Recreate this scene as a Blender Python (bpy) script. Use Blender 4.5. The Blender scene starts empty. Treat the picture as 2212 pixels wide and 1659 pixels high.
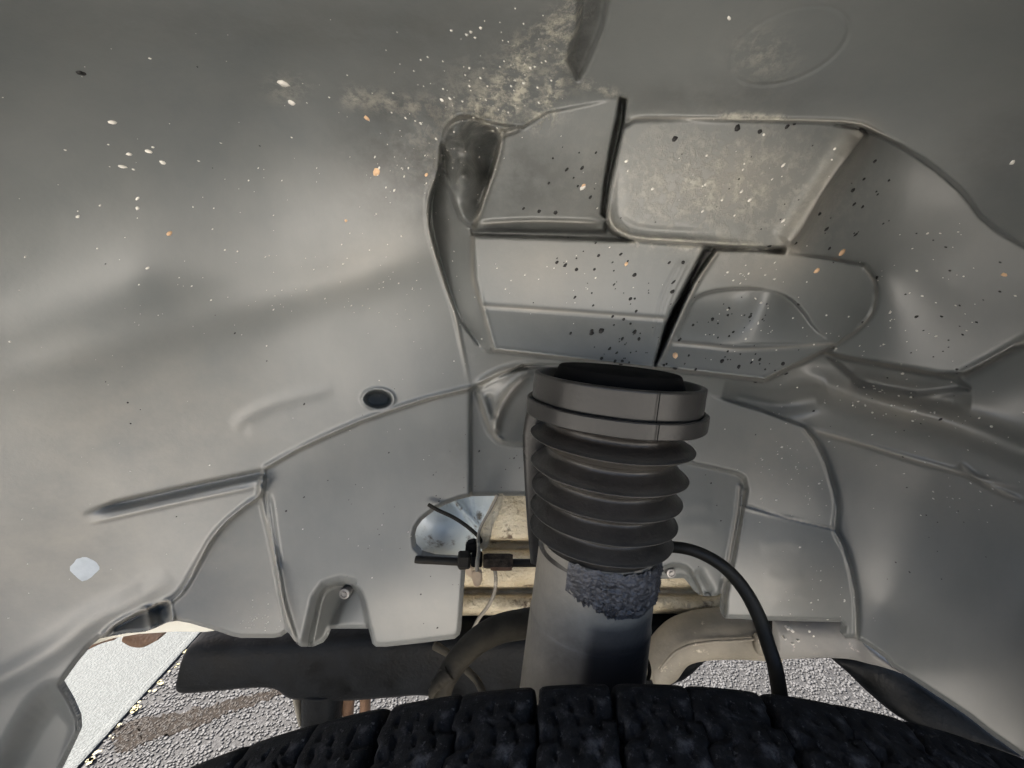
import bpy, bmesh, math, random
import numpy as np
from mathutils import Vector, Matrix
random.seed(7); rng = np.random.default_rng(7)
SC = bpy.context.scene
C = SC.collection
R = math.radians

# ------------------------------------------------------------------ camera, sky, sun, exposure
F = 950.0; CU, CV = 1106.0, 829.5       # focal length and centre for a 2212 wide picture
PITCH = R(8.0); H = 0.937               # camera height above the ground
cam_d = bpy.data.cameras.new('camera'); cam = bpy.data.objects.new('camera', cam_d); C.objects.link(cam)
cam_d.sensor_width = 36; cam_d.lens = 36*F/2212; cam_d.clip_start = 0.005; cam_d.clip_end = 500
cam.location = (0, 0, H); cam.rotation_euler = (R(90)-PITCH, 0, 0)
SC.camera = cam
SUN_EL, SUN_AZ = R(48), R(-72)          # azimuth from +Y towards +X
w = bpy.data.worlds.new('World'); SC.world = w; w.use_nodes = True
nt = w.node_tree; bg = nt.nodes['Background']
sky = nt.nodes.new('ShaderNodeTexSky'); sky.sky_type = 'NISHITA'; sky.sun_disc = False
sky.sun_elevation = SUN_EL; sky.sun_rotation = SUN_AZ; sky.dust_density = 5; sky.air_density = .8
nt.links.new(sky.outputs[0], bg.inputs[0]); bg.inputs[1].default_value = 0.08
sd = bpy.data.lights.new('sun', 'SUN'); sd.energy = 5.0; sd.angle = R(0.53); sd.color = (1, .94, .85)
sun = bpy.data.objects.new('sun', sd); C.objects.link(sun)
sdir = Vector((math.sin(SUN_AZ)*math.cos(SUN_EL), math.cos(SUN_AZ)*math.cos(SUN_EL), math.sin(SUN_EL)))
sun.rotation_euler = sdir.to_track_quat('Z', 'Y').to_euler()
SC.view_settings.view_transform = 'Standard'; SC.view_settings.look = 'None'
SC.view_settings.exposure = 2.8; SC.view_settings.gamma = 1

# ------------------------------------------------------------------ measuring helpers
cp, sp = math.cos(PITCH), math.sin(PITCH)
def y2d(v, y): return y/(cp-(v-CV)/F*sp)
def P(u, v, y):
    """point of the ray through picture point (u, v) that lies y metres into the arch"""
    d = y2d(v, y); a = (u-CU)/F*d; b = -(v-CV)/F*d
    return Vector((a, d*cp+b*sp, H-d*sp+b*cp))
def G(u, v):
    """point of the ground seen at (u, v)"""
    b = -(v-CV)/F; s = H/(sp-b*cp)
    return Vector(((u-CU)/F*s, (cp+b*sp)*s, 0))

# ------------------------------------------------------------------ materials
def new_mat(name):
    m = bpy.data.materials.new(name); m.use_nodes = True
    return m, m.node_tree, m.node_tree.nodes['Principled BSDF']
def N(nt, t, **k):
    n = nt.nodes.new(t)
    for a, b in k.items():
        if a in n.inputs: n.inputs[a].default_value = b
        else: setattr(n, a, b)
    return n
def ramp(nt, src, pts):
    r = nt.nodes.new('ShaderNodeValToRGB'); e = r.color_ramp.elements
    while len(e) < len(pts): e.new(.5)
    for i, (p, c) in enumerate(pts):
        e[i].position = p; e[i].color = tuple(c)+(1,) if hasattr(c, '__len__') else (c, c, c, 1)
    nt.links.new(src, r.inputs[0]); return r.outputs[0]
def mix(nt, f, a, b, mode='MIX'):
    n = nt.nodes.new('ShaderNodeMix'); n.data_type = 'RGBA'; n.blend_type = mode
    for s, x in ((0, f), (6, a), (7, b)):
        if hasattr(x, 'links'): nt.links.new(x, n.inputs[s])
        elif s == 0: n.inputs[0].default_value = x
        else: n.inputs[s].default_value = tuple(x)+(1,)
    return n.outputs[2]
def mat(name, c1, c2, scale=40, rough=(.5, .7), bump=.2, bscale=300, metal=0, spots=None, detail=6, bdist=.001, spec=.5):
    """noise-mottled material in object space: two colours, varied gloss, fine relief, optional third colour in patches"""
    m, nt, b = new_mat(name); L = nt.links.new
    tc = N(nt, 'ShaderNodeTexCoord'); co = tc.outputs['Object']
    n1 = N(nt, 'ShaderNodeTexNoise', Scale=scale, Detail=detail, Roughness=.6); L(co, n1.inputs['Vector'])
    col = ramp(nt, n1.outputs[0], [(.32, c1), (.68, c2)])
    if spots:
        n3 = N(nt, 'ShaderNodeTexNoise', Scale=spots[1], Detail=5, Roughness=.65); L(co, n3.inputs['Vector'])
        k = ramp(nt, n3.outputs[0], [(spots[2], 0.), (spots[2]+.08, 1.)])
        col = mix(nt, k, col, spots[0])
    L(col, b.inputs['Base Color'])
    n2 = N(nt, 'ShaderNodeTexNoise', Scale=bscale, Detail=3); L(co, n2.inputs['Vector'])
    rr = ramp(nt, n1.outputs[0], [(.3, rough[0]), (.7, rough[1])]); L(rr, b.inputs['Roughness'])
    bp = N(nt, 'ShaderNodeBump', Strength=bump, Distance=bdist); L(n2.outputs[0], bp.inputs['Height']); L(bp.outputs[0], b.inputs['Normal'])
    b.inputs['Metallic'].default_value = metal; b.inputs['Specular IOR Level'].default_value = spec
    return m

# liner plastic: black plastic greyed by road dust, with warm dust, caked mud, painted gleams and painted shade from vertex masks
def liner_material():
    m, nt, b = new_mat('dusty_liner_plastic'); L = nt.links.new
    tc = N(nt, 'ShaderNodeTexCoord'); co = tc.outputs['Object']
    def noise(s, d=5, r=.6, sc=None):
        n = N(nt, 'ShaderNodeTexNoise', Scale=s, Detail=d, Roughness=r)
        if sc:
            mp = N(nt, 'ShaderNodeMapping'); mp.inputs['Scale'].default_value = sc; L(co, mp.inputs[0]); L(mp.outputs[0], n.inputs['Vector'])
        else: L(co, n.inputs['Vector'])
        return n.outputs[0]
    base = ramp(nt, noise(9), [(.3, (.112, .124, .128)), (.7, (.155, .165, .163))])
    streak = ramp(nt, noise(30, 6, .7, (1, 1, .25)), [(.35, 0.), (.75, .45)])
    col = mix(nt, streak, base, (.18, .186, .18))
    at = N(nt, 'ShaderNodeAttribute', attribute_name='masks'); sep = N(nt, 'ShaderNodeSeparateColor'); L(at.outputs['Color'], sep.inputs[0])
    # R = warm dust plus painted bounce light and gleams, G = caked mud, B = painted shade
    mu = N(nt, 'ShaderNodeMath', operation='MULTIPLY'); L(sep.outputs[0], mu.inputs[0]); L(ramp(nt, noise(22, 6, .7), [(.3, .35), (.7, 1.)]), mu.inputs[1])
    col = mix(nt, mu.outputs[0], col, (.33, .305, .26))
    mm = N(nt, 'ShaderNodeMath', operation='MULTIPLY'); L(sep.outputs[1], mm.inputs[0]); L(ramp(nt, noise(150, 8, .75), [(.46, 0.), (.60, 1.)]), mm.inputs[1])
    col = mix(nt, mm.outputs[0], col, (.52, .50, .42))
    md = N(nt, 'ShaderNodeMath', operation='MULTIPLY'); L(sep.outputs[2], md.inputs[0]); L(ramp(nt, noise(60, 6, .7), [(.35, .3), (.6, 1.)]), md.inputs[1])
    col = mix(nt, md.outputs[0], col, (.06, .062, .06))
    L(col, b.inputs['Base Color'])
    L(ramp(nt, noise(14, 5), [(.3, .34), (.7, .46)]), b.inputs['Roughness'])
    b1 = N(nt, 'ShaderNodeBump', Strength=.18, Distance=.0004); L(noise(420, 4), b1.inputs['Height'])
    b4 = N(nt, 'ShaderNodeBump', Strength=.1, Distance=.002); L(noise(7, 2), b4.inputs['Height'])
    b2 = N(nt, 'ShaderNodeBump', Strength=.3, Distance=.003); L(noise(14, 2), b2.inputs['Height']); L(b1.outputs[0], b2.inputs['Normal'])
    b3 = N(nt, 'ShaderNodeBump', Strength=.6, Distance=.0015); L(mm.outputs[0], b3.inputs['Height']); L(b2.outputs[0], b3.inputs['Normal'])
    L(b3.outputs[0], b.inputs['Normal'])
    b.inputs['Specular IOR Level'].default_value = .6; b.inputs['Coat Weight'].default_value = .3; b.inputs['Coat Roughness'].default_value = .33
    L(b4.outputs[0], b.inputs['Coat Normal'])
    return m
M_LINER = liner_material()
M_BOOT = mat('boot_rubber', (.010, .009, .008), (.022, .019, .017), 60, (.28, .38), .2, 500, spec=.3)
def dusty(m, col):  # lightens the colour by mask, painting a gleam on fold rims and undersides
    nt = m.node_tree; b = nt.nodes['Principled BSDF']; src = b.inputs['Base Color'].links[0].from_socket
    at = N(nt, 'ShaderNodeAttribute', attribute_name='masks'); sep = N(nt, 'ShaderNodeSeparateColor'); nt.links.new(at.outputs['Color'], sep.inputs[0])
    n = N(nt, 'ShaderNodeTexNoise', Scale=70, Detail=6); mu = N(nt, 'ShaderNodeMath', operation='MULTIPLY'); nt.links.new(sep.outputs[0], mu.inputs[0])
    tc = N(nt, 'ShaderNodeTexCoord'); nt.links.new(tc.outputs['Object'], n.inputs['Vector']); nt.links.new(ramp(nt, n.outputs[0], [(.3, .55), (.65, 1.)]), mu.inputs[1])
    nt.links.new(mix(nt, mu.outputs[0], src, col), b.inputs['Base Color'])
dusty(M_BOOT, (.058, .054, .047))  # gleam painted on fold rims and undersides
M_COLLAR = mat('collar_rubber', (.014, .0138, .013), (.027, .026, .0245), 45, (.26, .36), .08, 420, spec=.24)
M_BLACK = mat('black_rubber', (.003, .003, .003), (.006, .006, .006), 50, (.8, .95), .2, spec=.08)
M_HOSE = mat('hose_rubber', (.008, .0075, .006), (.022, .019, .013), 70, (.45, .65), .3, 500, spec=.25)
M_DHOSE = mat('dusty_hose_rubber', (.012, .011, .009), (.05, .045, .034), 45, (.6, .85), .4, 300, spec=.2)
M_SEAL = mat('black_sealant', (.018, .018, .020), (.07, .07, .076), 160, (.35, .55), .8, 420, bdist=.0015)
M_CREAM = mat('dirty_cream_paint', (.42, .35, .23), (.60, .54, .41), 28, (.55, .8), 1.0, 260, spots=((.10, .07, .045), 34, .60), bdist=.003)
M_PALE = mat('pale_blue_white_paint', (.50, .56, .58), (.62, .68, .69), 20, (.25, .4), .3, 160, spots=((.12, .11, .09), 38, .56), bdist=.002)
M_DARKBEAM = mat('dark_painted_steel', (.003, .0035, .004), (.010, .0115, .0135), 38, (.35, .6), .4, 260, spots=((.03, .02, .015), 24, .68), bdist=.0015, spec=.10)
M_ARM = mat('dusty_grey_steel', (.17, .155, .125), (.27, .245, .20), 26, (.5, .75), .5, 260, spots=((.5, .45, .36), 60, .62), bdist=.001)
M_PLATE = mat('dusty_shield_plastic', (.16, .16, .16), (.24, .235, .22), 24, (.45, .6), .3, 260, spots=((.46, .42, .38), 120, .66))
M_RUST = mat('rusty_steel', (.10, .055, .03), (.22, .13, .08), 60, (.7, .9), .8, 260, bdist=.002)
M_TAN = mat('tan_dusty_plastic', (.40, .30, .20), (.55, .43, .30), 50, (.5, .7), .3, 300)
M_BOLT = mat('grey_bolt_metal', (.20, .20, .20), (.36, .35, .34), 120, (.3, .5), .2, 400, metal=.6)
M_DOT = mat('tar_spot', (.006, .006, .006), (.012, .012, .012), 60, (.5, .7), 0)
M_WHITE = mat('pale_grit', (.55, .53, .49), (.75, .73, .68), 60, (.5, .8), 0)
M_ORANGE = mat('orange_grit', (.50, .33, .20), (.70, .48, .30), 60, (.6, .8), 0)
M_LIGHT_SPOT = mat('painted_light_spot', (.50, .54, .56), (.62, .66, .68), 120, (.5, .7), .2)

def tyre_material():
    m, nt, b = new_mat('tread_rubber'); L = nt.links.new
    tc = N(nt, 'ShaderNodeTexCoord'); co = tc.outputs['Object']
    n = N(nt, 'ShaderNodeTexNoise', Scale=90, Detail=9, Roughness=.75); L(co, n.inputs['Vector'])
    v = N(nt, 'ShaderNodeTexNoise', Scale=260, Detail=4, Roughness=.6); L(co, v.inputs['Vector'])
    g = N(nt, 'ShaderNodeTexNoise', Scale=420, Detail=5, Roughness=.7); L(co, g.inputs['Vector'])
    c = ramp(nt, n.outputs[0], [(.40, (.004, .004, .0042)), (.54, (.011, .0112, .0118)), (.66, (.060, .060, .062))])
    c = mix(nt, ramp(nt, g.outputs[0], [(.60, 0.), (.68, .7)]), c, (.10, .10, .10))
    L(c, b.inputs['Base Color'])
    L(ramp(nt, n.outputs[0], [(.4, .6), (.7, .85)]), b.inputs['Roughness']); b.inputs['Specular IOR Level'].default_value = .12
    b1 = N(nt, 'ShaderNodeBump', Strength=.8, Distance=.0013); L(n.outputs[0], b1.inputs['Height'])
    b2 = N(nt, 'ShaderNodeBump', Strength=.6, Distance=.0008); L(v.outputs[0], b2.inputs['Height']); L(b1.outputs[0], b2.inputs['Normal'])
    L(b2.outputs[0], b.inputs['Normal']); return m
M_TYRE = tyre_material()

def tube_material():
    """grey painted strut tube with dust, and a dark reflection painted black on the lower front"""
    m, nt, b = new_mat('strut_paint'); L = nt.links.new
    tc = N(nt, 'ShaderNodeTexCoord'); co = tc.outputs['Object']
    n = N(nt, 'ShaderNodeTexNoise', Scale=35, Detail=7, Roughness=.65); L(co, n.inputs['Vector'])
    col = ramp(nt, n.outputs[0], [(.3, (.13, .118, .098)), (.7, (.225, .205, .168))])
    at = N(nt, 'ShaderNodeAttribute', attribute_name='masks'); sep = N(nt, 'ShaderNodeSeparateColor'); L(at.outputs['Color'], sep.inputs[0])
    col = mix(nt, sep.outputs[0], col, (.004, .004, .004))  # dark reflection painted into the colour
    col = mix(nt, sep.outputs[1], col, (.03, .030, .031))
    L(col, b.inputs['Base Color'])
    L(ramp(nt, sep.outputs[0], [(.0, .22), (1., .02)]), b.inputs['Specular IOR Level'])
    L(ramp(nt, n.outputs[0], [(.3, .4), (.7, .6)]), b.inputs['Roughness'])
    n2 = N(nt, 'ShaderNodeTexNoise', Scale=350, Detail=4); L(co, n2.inputs['Vector'])
    b1 = N(nt, 'ShaderNodeBump', Strength=.4, Distance=.0008); L(n2.outputs[0], b1.inputs['Height']); L(b1.outputs[0], b.inputs['Normal'])
    return m
M_TUBE = tube_material()

# ------------------------------------------------------------------ object helpers
def mesh_obj(name, verts, faces, m, parent=None, smooth=True):
    me = bpy.data.meshes.new(name); me.from_pydata([tuple(v) for v in verts], [], faces); me.update()
    if smooth: me.polygons.foreach_set('use_smooth', [True]*len(me.polygons))
    me.materials.append(m); o = bpy.data.objects.new(name, me); C.objects.link(o); o.parent = parent; return o
def fast_mesh(name, verts, faces, m, parent=None, smooth=True):
    """verts Nx3, faces Mx3 or Mx4 numpy arrays"""
    k = faces.shape[1]; me = bpy.data.meshes.new(name)
    me.vertices.add(len(verts)); me.vertices.foreach_set('co', np.asarray(verts, np.float32).ravel())
    me.loops.add(faces.size); me.loops.foreach_set('vertex_index', faces.astype(np.int32).ravel())
    me.polygons.add(len(faces)); me.polygons.foreach_set('loop_start', np.arange(0, faces.size, k, dtype=np.int32))
    me.polygons.foreach_set('loop_total', np.full(len(faces), k, np.int32))
    me.update(calc_edges=True); me.validate()
    if smooth: me.polygons.foreach_set('use_smooth', np.ones(len(me.polygons), bool))
    me.materials.append(m); o = bpy.data.objects.new(name, me); C.objects.link(o); o.parent = parent; return o
def tag(o, label, cat, group=None, kind=None):
    o['label'] = label
    if cat: o['category'] = cat
    if group: o['group'] = group
    if kind: o['kind'] = kind
    return o
def empty(name, label, cat, loc=(0, 0, 0), group=None):
    o = bpy.data.objects.new(name, None); o.empty_display_size = .02; C.objects.link(o)
    return tag(o, label, cat, group)      # kept at the world origin so that children keep world coordinates
def masks(o, arr):
    a = o.data.color_attributes.new('masks', 'FLOAT_COLOR', 'POINT')
    a.data.foreach_set('color', np.asarray(arr, np.float32).ravel())
def catmull(pts, n=8):
    pts = [np.array(p, float) for p in pts]; out = []
    for i in range(len(pts)-1):
        p0 = pts[max(i-1, 0)]; p1 = pts[i]; p2 = pts[i+1]; p3 = pts[min(i+2, len(pts)-1)]
        for k in range(n):
            t = k/n; out.append(.5*((2*p1)+(-p0+p2)*t+(2*p0-5*p1+4*p2-p3)*t*t+(-p0+3*p1-3*p2+p3)*t**3))
    out.append(pts[-1]); return out
def sweep(name, pts, m, parent=None, n=8, seg=16, closed_ends=True, lump=0):
    """pts: (u, v, y, half width in picture units) -> round tube"""
    path = catmull(pts, n); W = [P(p[0], p[1], p[2]) for p in path]
    rad = [p[3]*y2d(p[1], p[2])/F for p in path]
    vs, fs = [], []; up = Vector((0, -1, 0))
    for i, c in enumerate(W):
        t = (W[min(i+1, len(W)-1)]-W[max(i-1, 0)]).normalized()
        a = t.cross(up).normalized(); b_ = t.cross(a).normalized()
        for k in range(seg):
            th = 2*math.pi*k/seg; r = rad[i]*(1+lump*random.uniform(-1, 1)); vs.append(c+a*math.cos(th)*r+b_*math.sin(th)*r)
    for i in range(len(W)-1):
        for k in range(seg):
            k2 = (k+1) % seg; fs.append((i*seg+k, i*seg+k2, (i+1)*seg+k2, (i+1)*seg+k))
    fs.append(tuple(range(seg))[::-1]); fs.append(tuple((len(W)-1)*seg+k for k in range(seg)))
    return mesh_obj(name, vs, fs, m, parent)
def limb(name, top, bot, y, bulge, m, parent=None, n=6, seg=18, power=.8, ys=None):
    """a beam between two edge lines (lists of (u, v)), with a rounded section bulge metres deep"""
    T = catmull([(a[0], a[1]) for a in top], n); B = catmull([(a[0], a[1]) for a in bot], n)
    yy = catmull([(q,) for q in (ys or [y]*len(top))], n)
    vs, fs = [], []
    for a, b_, q in zip(T, B, yy):
        A = P(a[0], a[1], q[0]); Bv = P(b_[0], b_[1], q[0]); c = (A+Bv)/2; h = (A-Bv)/2
        for k in range(seg):
            th = 2*math.pi*k/seg; cs, sn = math.cos(th), math.sin(th)
            cs = math.copysign(abs(cs)**power, cs); sn = math.copysign(abs(sn)**power, sn)
            vs.append(c+h*cs+Vector((0, -bulge*sn, 0)))
    ns = len(T)
    for i in range(ns-1):
        for k in range(seg):
            k2 = (k+1) % seg; fs.append((i*seg+k, (i+1)*seg+k, (i+1)*seg+k2, i*seg+k2))
    fs.append(tuple(range(seg))); fs.append(tuple((ns-1)*seg+k for k in range(seg))[::-1])
    return mesh_obj(name, vs, fs, m, parent)
def slab(name, outline, y, thick, m, parent=None, bevel=.0012, ys=None, smooth_outline=0):
    """a plate with the given picture outline standing y metres in, thick metres deep, with rounded edges"""
    pts = outline
    for _ in range(smooth_outline): pts = chaikin(pts)
    bm = bmesh.new(); f = [bm.verts.new(P(a[0], a[1], (ys(a[0], a[1]) if ys else y))) for a in pts]
    fc = bm.faces.new(f); bm.normal_update()
    if fc.normal.y > 0: fc.normal_flip()
    r = bmesh.ops.extrude_face_region(bm, geom=[fc])
    for v in [g for g in r['geom'] if isinstance(g, bmesh.types.BMVert)]: v.co.y += thick
    bmesh.ops.recalc_face_normals(bm, faces=bm.faces)
    if bevel: bmesh.ops.bevel(bm, geom=list(bm.edges), offset=bevel, segments=2, affect='EDGES', clamp_overlap=True)
    me = bpy.data.meshes.new(name); bm.to_mesh(me); bm.free(); me.materials.append(m)
    o = bpy.data.objects.new(name, me); C.objects.link(o); o.parent = parent; return o
def chaikin(p, closed=True):
    out = []; n = len(p)
    for i in range(n if closed else n-1):
        a, b_ = np.array(p[i], float), np.array(p[(i+1) % n], float); out += [a*.75+b_*.25, a*.25+b_*.75]
    return out
def lathe(name, axis0, axisdir, prof, m, parent=None, seg=96, jitter=None, arc=None):
    """prof: list of (distance along the axis, radius)"""
    ad = axisdir.normalized(); a = ad.cross(Vector((0, -1, 0))).normalized(); b_ = ad.cross(a).normalized()
    if b_.y > 0: b_ = -b_
    vs, fs = [], []; A0, A1 = arc or (0, 2*math.pi); full = arc is None; S = seg if full else seg+1
    for i, (h, r) in enumerate(prof):
        for k in range(S):
            th = A0+(A1-A0)*k/seg; rr = r+(jitter(h, th) if jitter else 0)
            vs.append(axis0+ad*h+a*math.cos(th)*rr+b_*math.sin(th)*rr)
    for i in range(len(prof)-1):
        for k in range(seg):
            k2 = (k+1) % S; fs.append((i*S+k, i*S+k2, (i+1)*S+k2, (i+1)*S+k))
    return mesh_obj(name, vs, fs, m, parent), (a, b_, ad)

# ------------------------------------------------------------------ THE LINER: one moulded sheet
fu = np.arange(-36, 2250, 3.0); cu1 = -36-np.geomspace(4, 900, 30)[::-1]; cu2 = 2248+np.geomspace(4, 900, 30)
fv = np.arange(-36, 1700, 3.0); cv1 = -36-np.geomspace(4, 2600, 40)[::-1]; cv2 = 1700+np.geomspace(4, 500, 18)
us = np.concatenate([cu1, fu, cu2]); vs_ = np.concatenate([cv1, fv, cv2])
U, V = np.meshgrid(us, vs_)
def d_of(V_, Y_): return Y_/(cp-(V_-CV)/F*sp)
def tps(pts, Uq, Vq, lam=1e-6):
    p = np.array(pts, float); X = p[:, :2]/1000; z = np.log(p[:, 2]); n = len(p)
    def k(r2): return np.where(r2 > 1e-12, r2*np.log(r2+1e-12), 0)
    K = k(((X[:, None]-X[None])**2).sum(-1))+lam*np.eye(n); Q = np.c_[np.ones(n), X]
    A = np.zeros((n+3, n+3)); A[:n, :n] = K; A[:n, n:] = Q; A[n:, :n] = Q.T
    sol = np.linalg.solve(A, np.r_[z, 0, 0, 0]); out = sol[n]+sol[n+1]*Uq/1000+sol[n+2]*Vq/1000
    for i in range(n): out = out+sol[i]*k((Uq/1000-X[i, 0])**2+(Vq/1000-X[i, 1])**2)
    return np.exp(out)
def flat(pts, Uq, Vq):
    """plane through three (u, v, y) points, least squares when more"""
    p = np.array(pts, float); q = 1/d_of(p[:, 1], p[:, 2]); A = np.c_[p[:, 0], p[:, 1], np.ones(len(p))]
    s = np.linalg.lstsq(A, q, rcond=None)[0]; inv = s[0]*Uq+s[1]*Vq+s[2]; d = 1/np.maximum(inv, .5)
    return d*(cp-(Vq-CV)/F*sp)
def polysd(poly, Uq, Vq):
    """signed distance, positive inside"""
    p = np.array(poly, float); d = np.full(Uq.shape, 1e9); ins = np.zeros(Uq.shape, bool)
    for i in range(len(p)):
        a, b_ = p[i], p[(i+1) % len(p)]; e = b_-a; L2 = (e**2).sum()+1e-9
        t = np.clip(((Uq-a[0])*e[0]+(Vq-a[1])*e[1])/L2, 0, 1)
        d = np.minimum(d, (Uq-a[0]-t*e[0])**2+(Vq-a[1]-t*e[1])**2)
        if a[1] != b_[1]:
            c = ((a[1] > Vq) != (b_[1] > Vq)) & (Uq < (b_[0]-a[0])*(Vq-a[1])/(b_[1]-a[1])+a[0]); ins ^= c
    return np.where(ins, np.sqrt(d), -np.sqrt(d))
def sstep(x): x = np.clip(x, 0, 1); return x*x*(3-2*x)
def window(poly, m):
    p = np.array(poly, float); i0, i1 = np.searchsorted(us, [p[:, 0].min()-m, p[:, 0].max()+m]); j0, j1 = np.searchsorted(vs_, [p[:, 1].min()-m, p[:, 1].max()+m])
    return slice(j0, j1), slice(i0, i1)

YB = tps([(-900, -500, .07), (-900, 830, .15), (-900, 2200, .16), (-400, 300, .175), (-400, 1200, .245), (-300, 1900, .27),
          (0, 0, .165), (0, 300, .215), (0, 600, .243), (0, 830, .262), (0, 1150, .288), (0, 1400, .303), (0, 1659, .312),
          (300, 0, .185), (300, 300, .247), (300, 600, .271), (300, 830, .295), (300, 1100, .315), (250, 1300, .325), (150, 1450, .318),
          (600, 0, .19), (600, 200, .255), (600, 400, .292), (600, 700, .316), (600, 1000, .332), (500, 1300, .335),
          (900, 0, .19), (900, 200, .255), (900, 450, .304), (900, 700, .330), (900, 870, .335),
          (1200, 0, .19), (1200, 200, .245), (1100, 820, .345), (1200, 1100, .35), (1500, 0, .188), (1600, 240, .235), (1300, 200, .243),
          (1900, 0, .18), (1900, 230, .222), (1500, 850, .345), (1700, 870, .338),
          (2212, 0, .16), (2212, 300, .205), (2212, 520, .235), (2100, 420, .228), (2300, 600, .235),
          (2000, 850, .300), (2212, 830, .270), (2212, 1000, .265), (2050, 1000, .298), (2212, 1300, .262), (2212, 1600, .262),
          (1900, 1000, .325), (1860, 1150, .340), (1900, 1300, .336), (2000, 1250, .315), (1950, 1450, .31),
          (2600, 300, .16), (2600, 900, .20), (2600, 1500, .20), (3100, 800, .09), (3100, -500, .07), (3100, 2200, .09),
          (1100, -600, .112), (1100, -1500, .055), (1100, -2600, .03), (0, -600, .10), (2212, -600, .10), (0, -1800, .045), (2212, -1800, .045)], U, V)
Y = YB.copy()
def layer(poly, surf, w=4, sm=0, rel=False, bias=0, w2=None, side=None):
    """lay a moulded face over the sheet inside poly; w is the half width of its rounded border"""
    for _ in range(sm): poly = chaikin(poly)
    S = window(poly, w*1.5+6); u, v = U[S], V[S]; sdv = polysd(poly, u, v)
    k = sstep((sdv+bias)/(2*w)+.5)
    if callable(surf): t = surf(u, v)
    elif len(surf) <= 4: t = flat(surf, u, v) if not rel else None
    else: t = tps(surf, u, v)
    if rel: t = Y[S]+(surf(u, v) if callable(surf) else surf[0])
    Y[S] = Y[S]*(1-k)+t*k
def linesd(line, u, v):
    d = np.full(u.shape, 1e9); tt = np.zeros(u.shape); n = len(line)-1
    for i in range(n):
        a, b_ = np.array(line[i], float), np.array(line[i+1], float); e = b_-a
        t = np.clip(((u-a[0])*e[0]+(v-a[1])*e[1])/((e**2).sum()+1e-9), 0, 1); q = (u-a[0]-t*e[0])**2+(v-a[1]-t*e[1])**2
        tt = np.where(q < d, (i+t)/n, tt); d = np.minimum(d, q)
    return np.sqrt(d), tt
EDGE_GLEAM = np.zeros_like(Y)  # painted highlight on raised rims, added to the red mask
def ridge(line, w, amp, taper=True, n=5):
    """raise (amp < 0, towards the viewer) or sink a rounded line"""
    line = [tuple(p) for p in catmull(line, n)]; S = window(line, w*3+4); u, v = U[S], V[S]; d, t = linesd(line, u, v)
    e = np.clip(np.minimum(t, 1-t)*6, 0, 1) if taper else 1
    Y[S] += amp*np.exp(-(d/w)**2)*e
    if amp < -.001 and w < 10: EDGE_GLEAM[S] = np.maximum(EDGE_GLEAM[S], np.exp(-(d/(w*.8))**2)*e)

# --- roof edge and the right-hand field
layer([(1790, 268), (1850, 270), (1900, 292), (1960, 322), (2030, 370), (2085, 418), (2130, 482), (2212, 532), (2500, 700), (2500, 790), (2212, 738), (2140, 780), (2066, 816), (1900, 786), (1780, 762),
       (1810, 745), (1700, 640), (1690, 520)],
      [(1800, 290, .262), (1900, 330, .268), (1950, 430, .272), (2050, 450, .262), (2212, 560, .246), (1900, 600, .290), (1850, 750, .292), (2060, 800, .272), (2212, 730, .250), (2500, 740, .205), (2050, 620, .270), (1700, 540, .268)], w=4, sm=1)
# --- left strut cover: face A (upper, turned down)
layer([(1040, 262), (1130, 276), (1180, 243), (1335, 212), (1348, 235), (1318, 400), (1306, 500), (1025, 498), (985, 470), (960, 350), (965, 280)],
      [(1100, 280, .262), (1330, 220, .245), (1030, 495, .300), (1300, 500, .298)], w=4)
layer([(1255, -40), (1320, -40), (1300, 60), (1262, 150), (1248, 170), (1228, 130), (1250, 60)], [.009], w=10, rel=True)
# --- half cone on its left
layer([(950, 340), (958, 285), (975, 262), (1005, 254), (1040, 260), (1084, 288), (1070, 350), (1040, 440), (1024, 492), (1004, 484), (985, 440), (968, 390)],
      [(958, 330, .300), (988, 290, .257), (1002, 470, .282), (1070, 300, .292), (1030, 440, .303), (1040, 350, .302), (996, 380, .265), (970, 380, .300), (1020, 300, .278)], w=4, sm=1)
ridge([(1086, 286), (1072, 350), (1045, 430), (1024, 490)], 5, -.004, False)
ridge([(955, 290), (985, 258), (1020, 256), (1086, 287), (1130, 272)], 5, -.0045, True)
# --- dark side face, turned left
layer([(952, 345), (948, 372), (934, 410), (926, 450), (930, 500), (950, 570), (975, 650), (1000, 700), (1045, 757), (1068, 760), (1050, 700), (1036, 620), (1022, 500), (1000, 482), (975, 430), (962, 380)],
      [(930, 430, .330), (945, 560, .339), (990, 690, .342), (1045, 757, .335), (1022, 500, .300), (1038, 650, .298), (1000, 480, .308), (1064, 757, .295)], w=3, sm=1)
ridge([(952, 300), (944, 345), (945, 375), (930, 410), (924, 450), (930, 510), (950, 580), (980, 670), (995, 740), (1015, 838)], 4, -.0025, True)
# --- faces B and C
layer([(1022, 508), (1500, 524), (1535, 538), (1440, 700), (1412, 797), (1066, 758), (1040, 662), (1026, 600)],
      lambda u, v: np.where(v < 662+(u-1040)*.068, flat([(1022, 512, .277), (1022, 660, .2795), (1440, 688, .2735)], u, v), flat([(1022, 660, .2795), (1440, 688, .2735), (1240, 780, .265)], u, v)), w=3)
ridge([(1040, 661), (1200, 672), (1437, 689)], 4, -.0015, False)
ridge([(1022, 508), (1022, 600), (1042, 664), (1066, 757)], 5, -.002, False)
ridge([(1066, 755), (1240, 775), (1412, 795)], 4, -.002, False)
ridge([(1030, 484), (1150, 478), (1300, 482)], 5, -.004); ridge([(1030, 497), (1150, 494), (1300, 496)], 3, .003)
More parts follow.
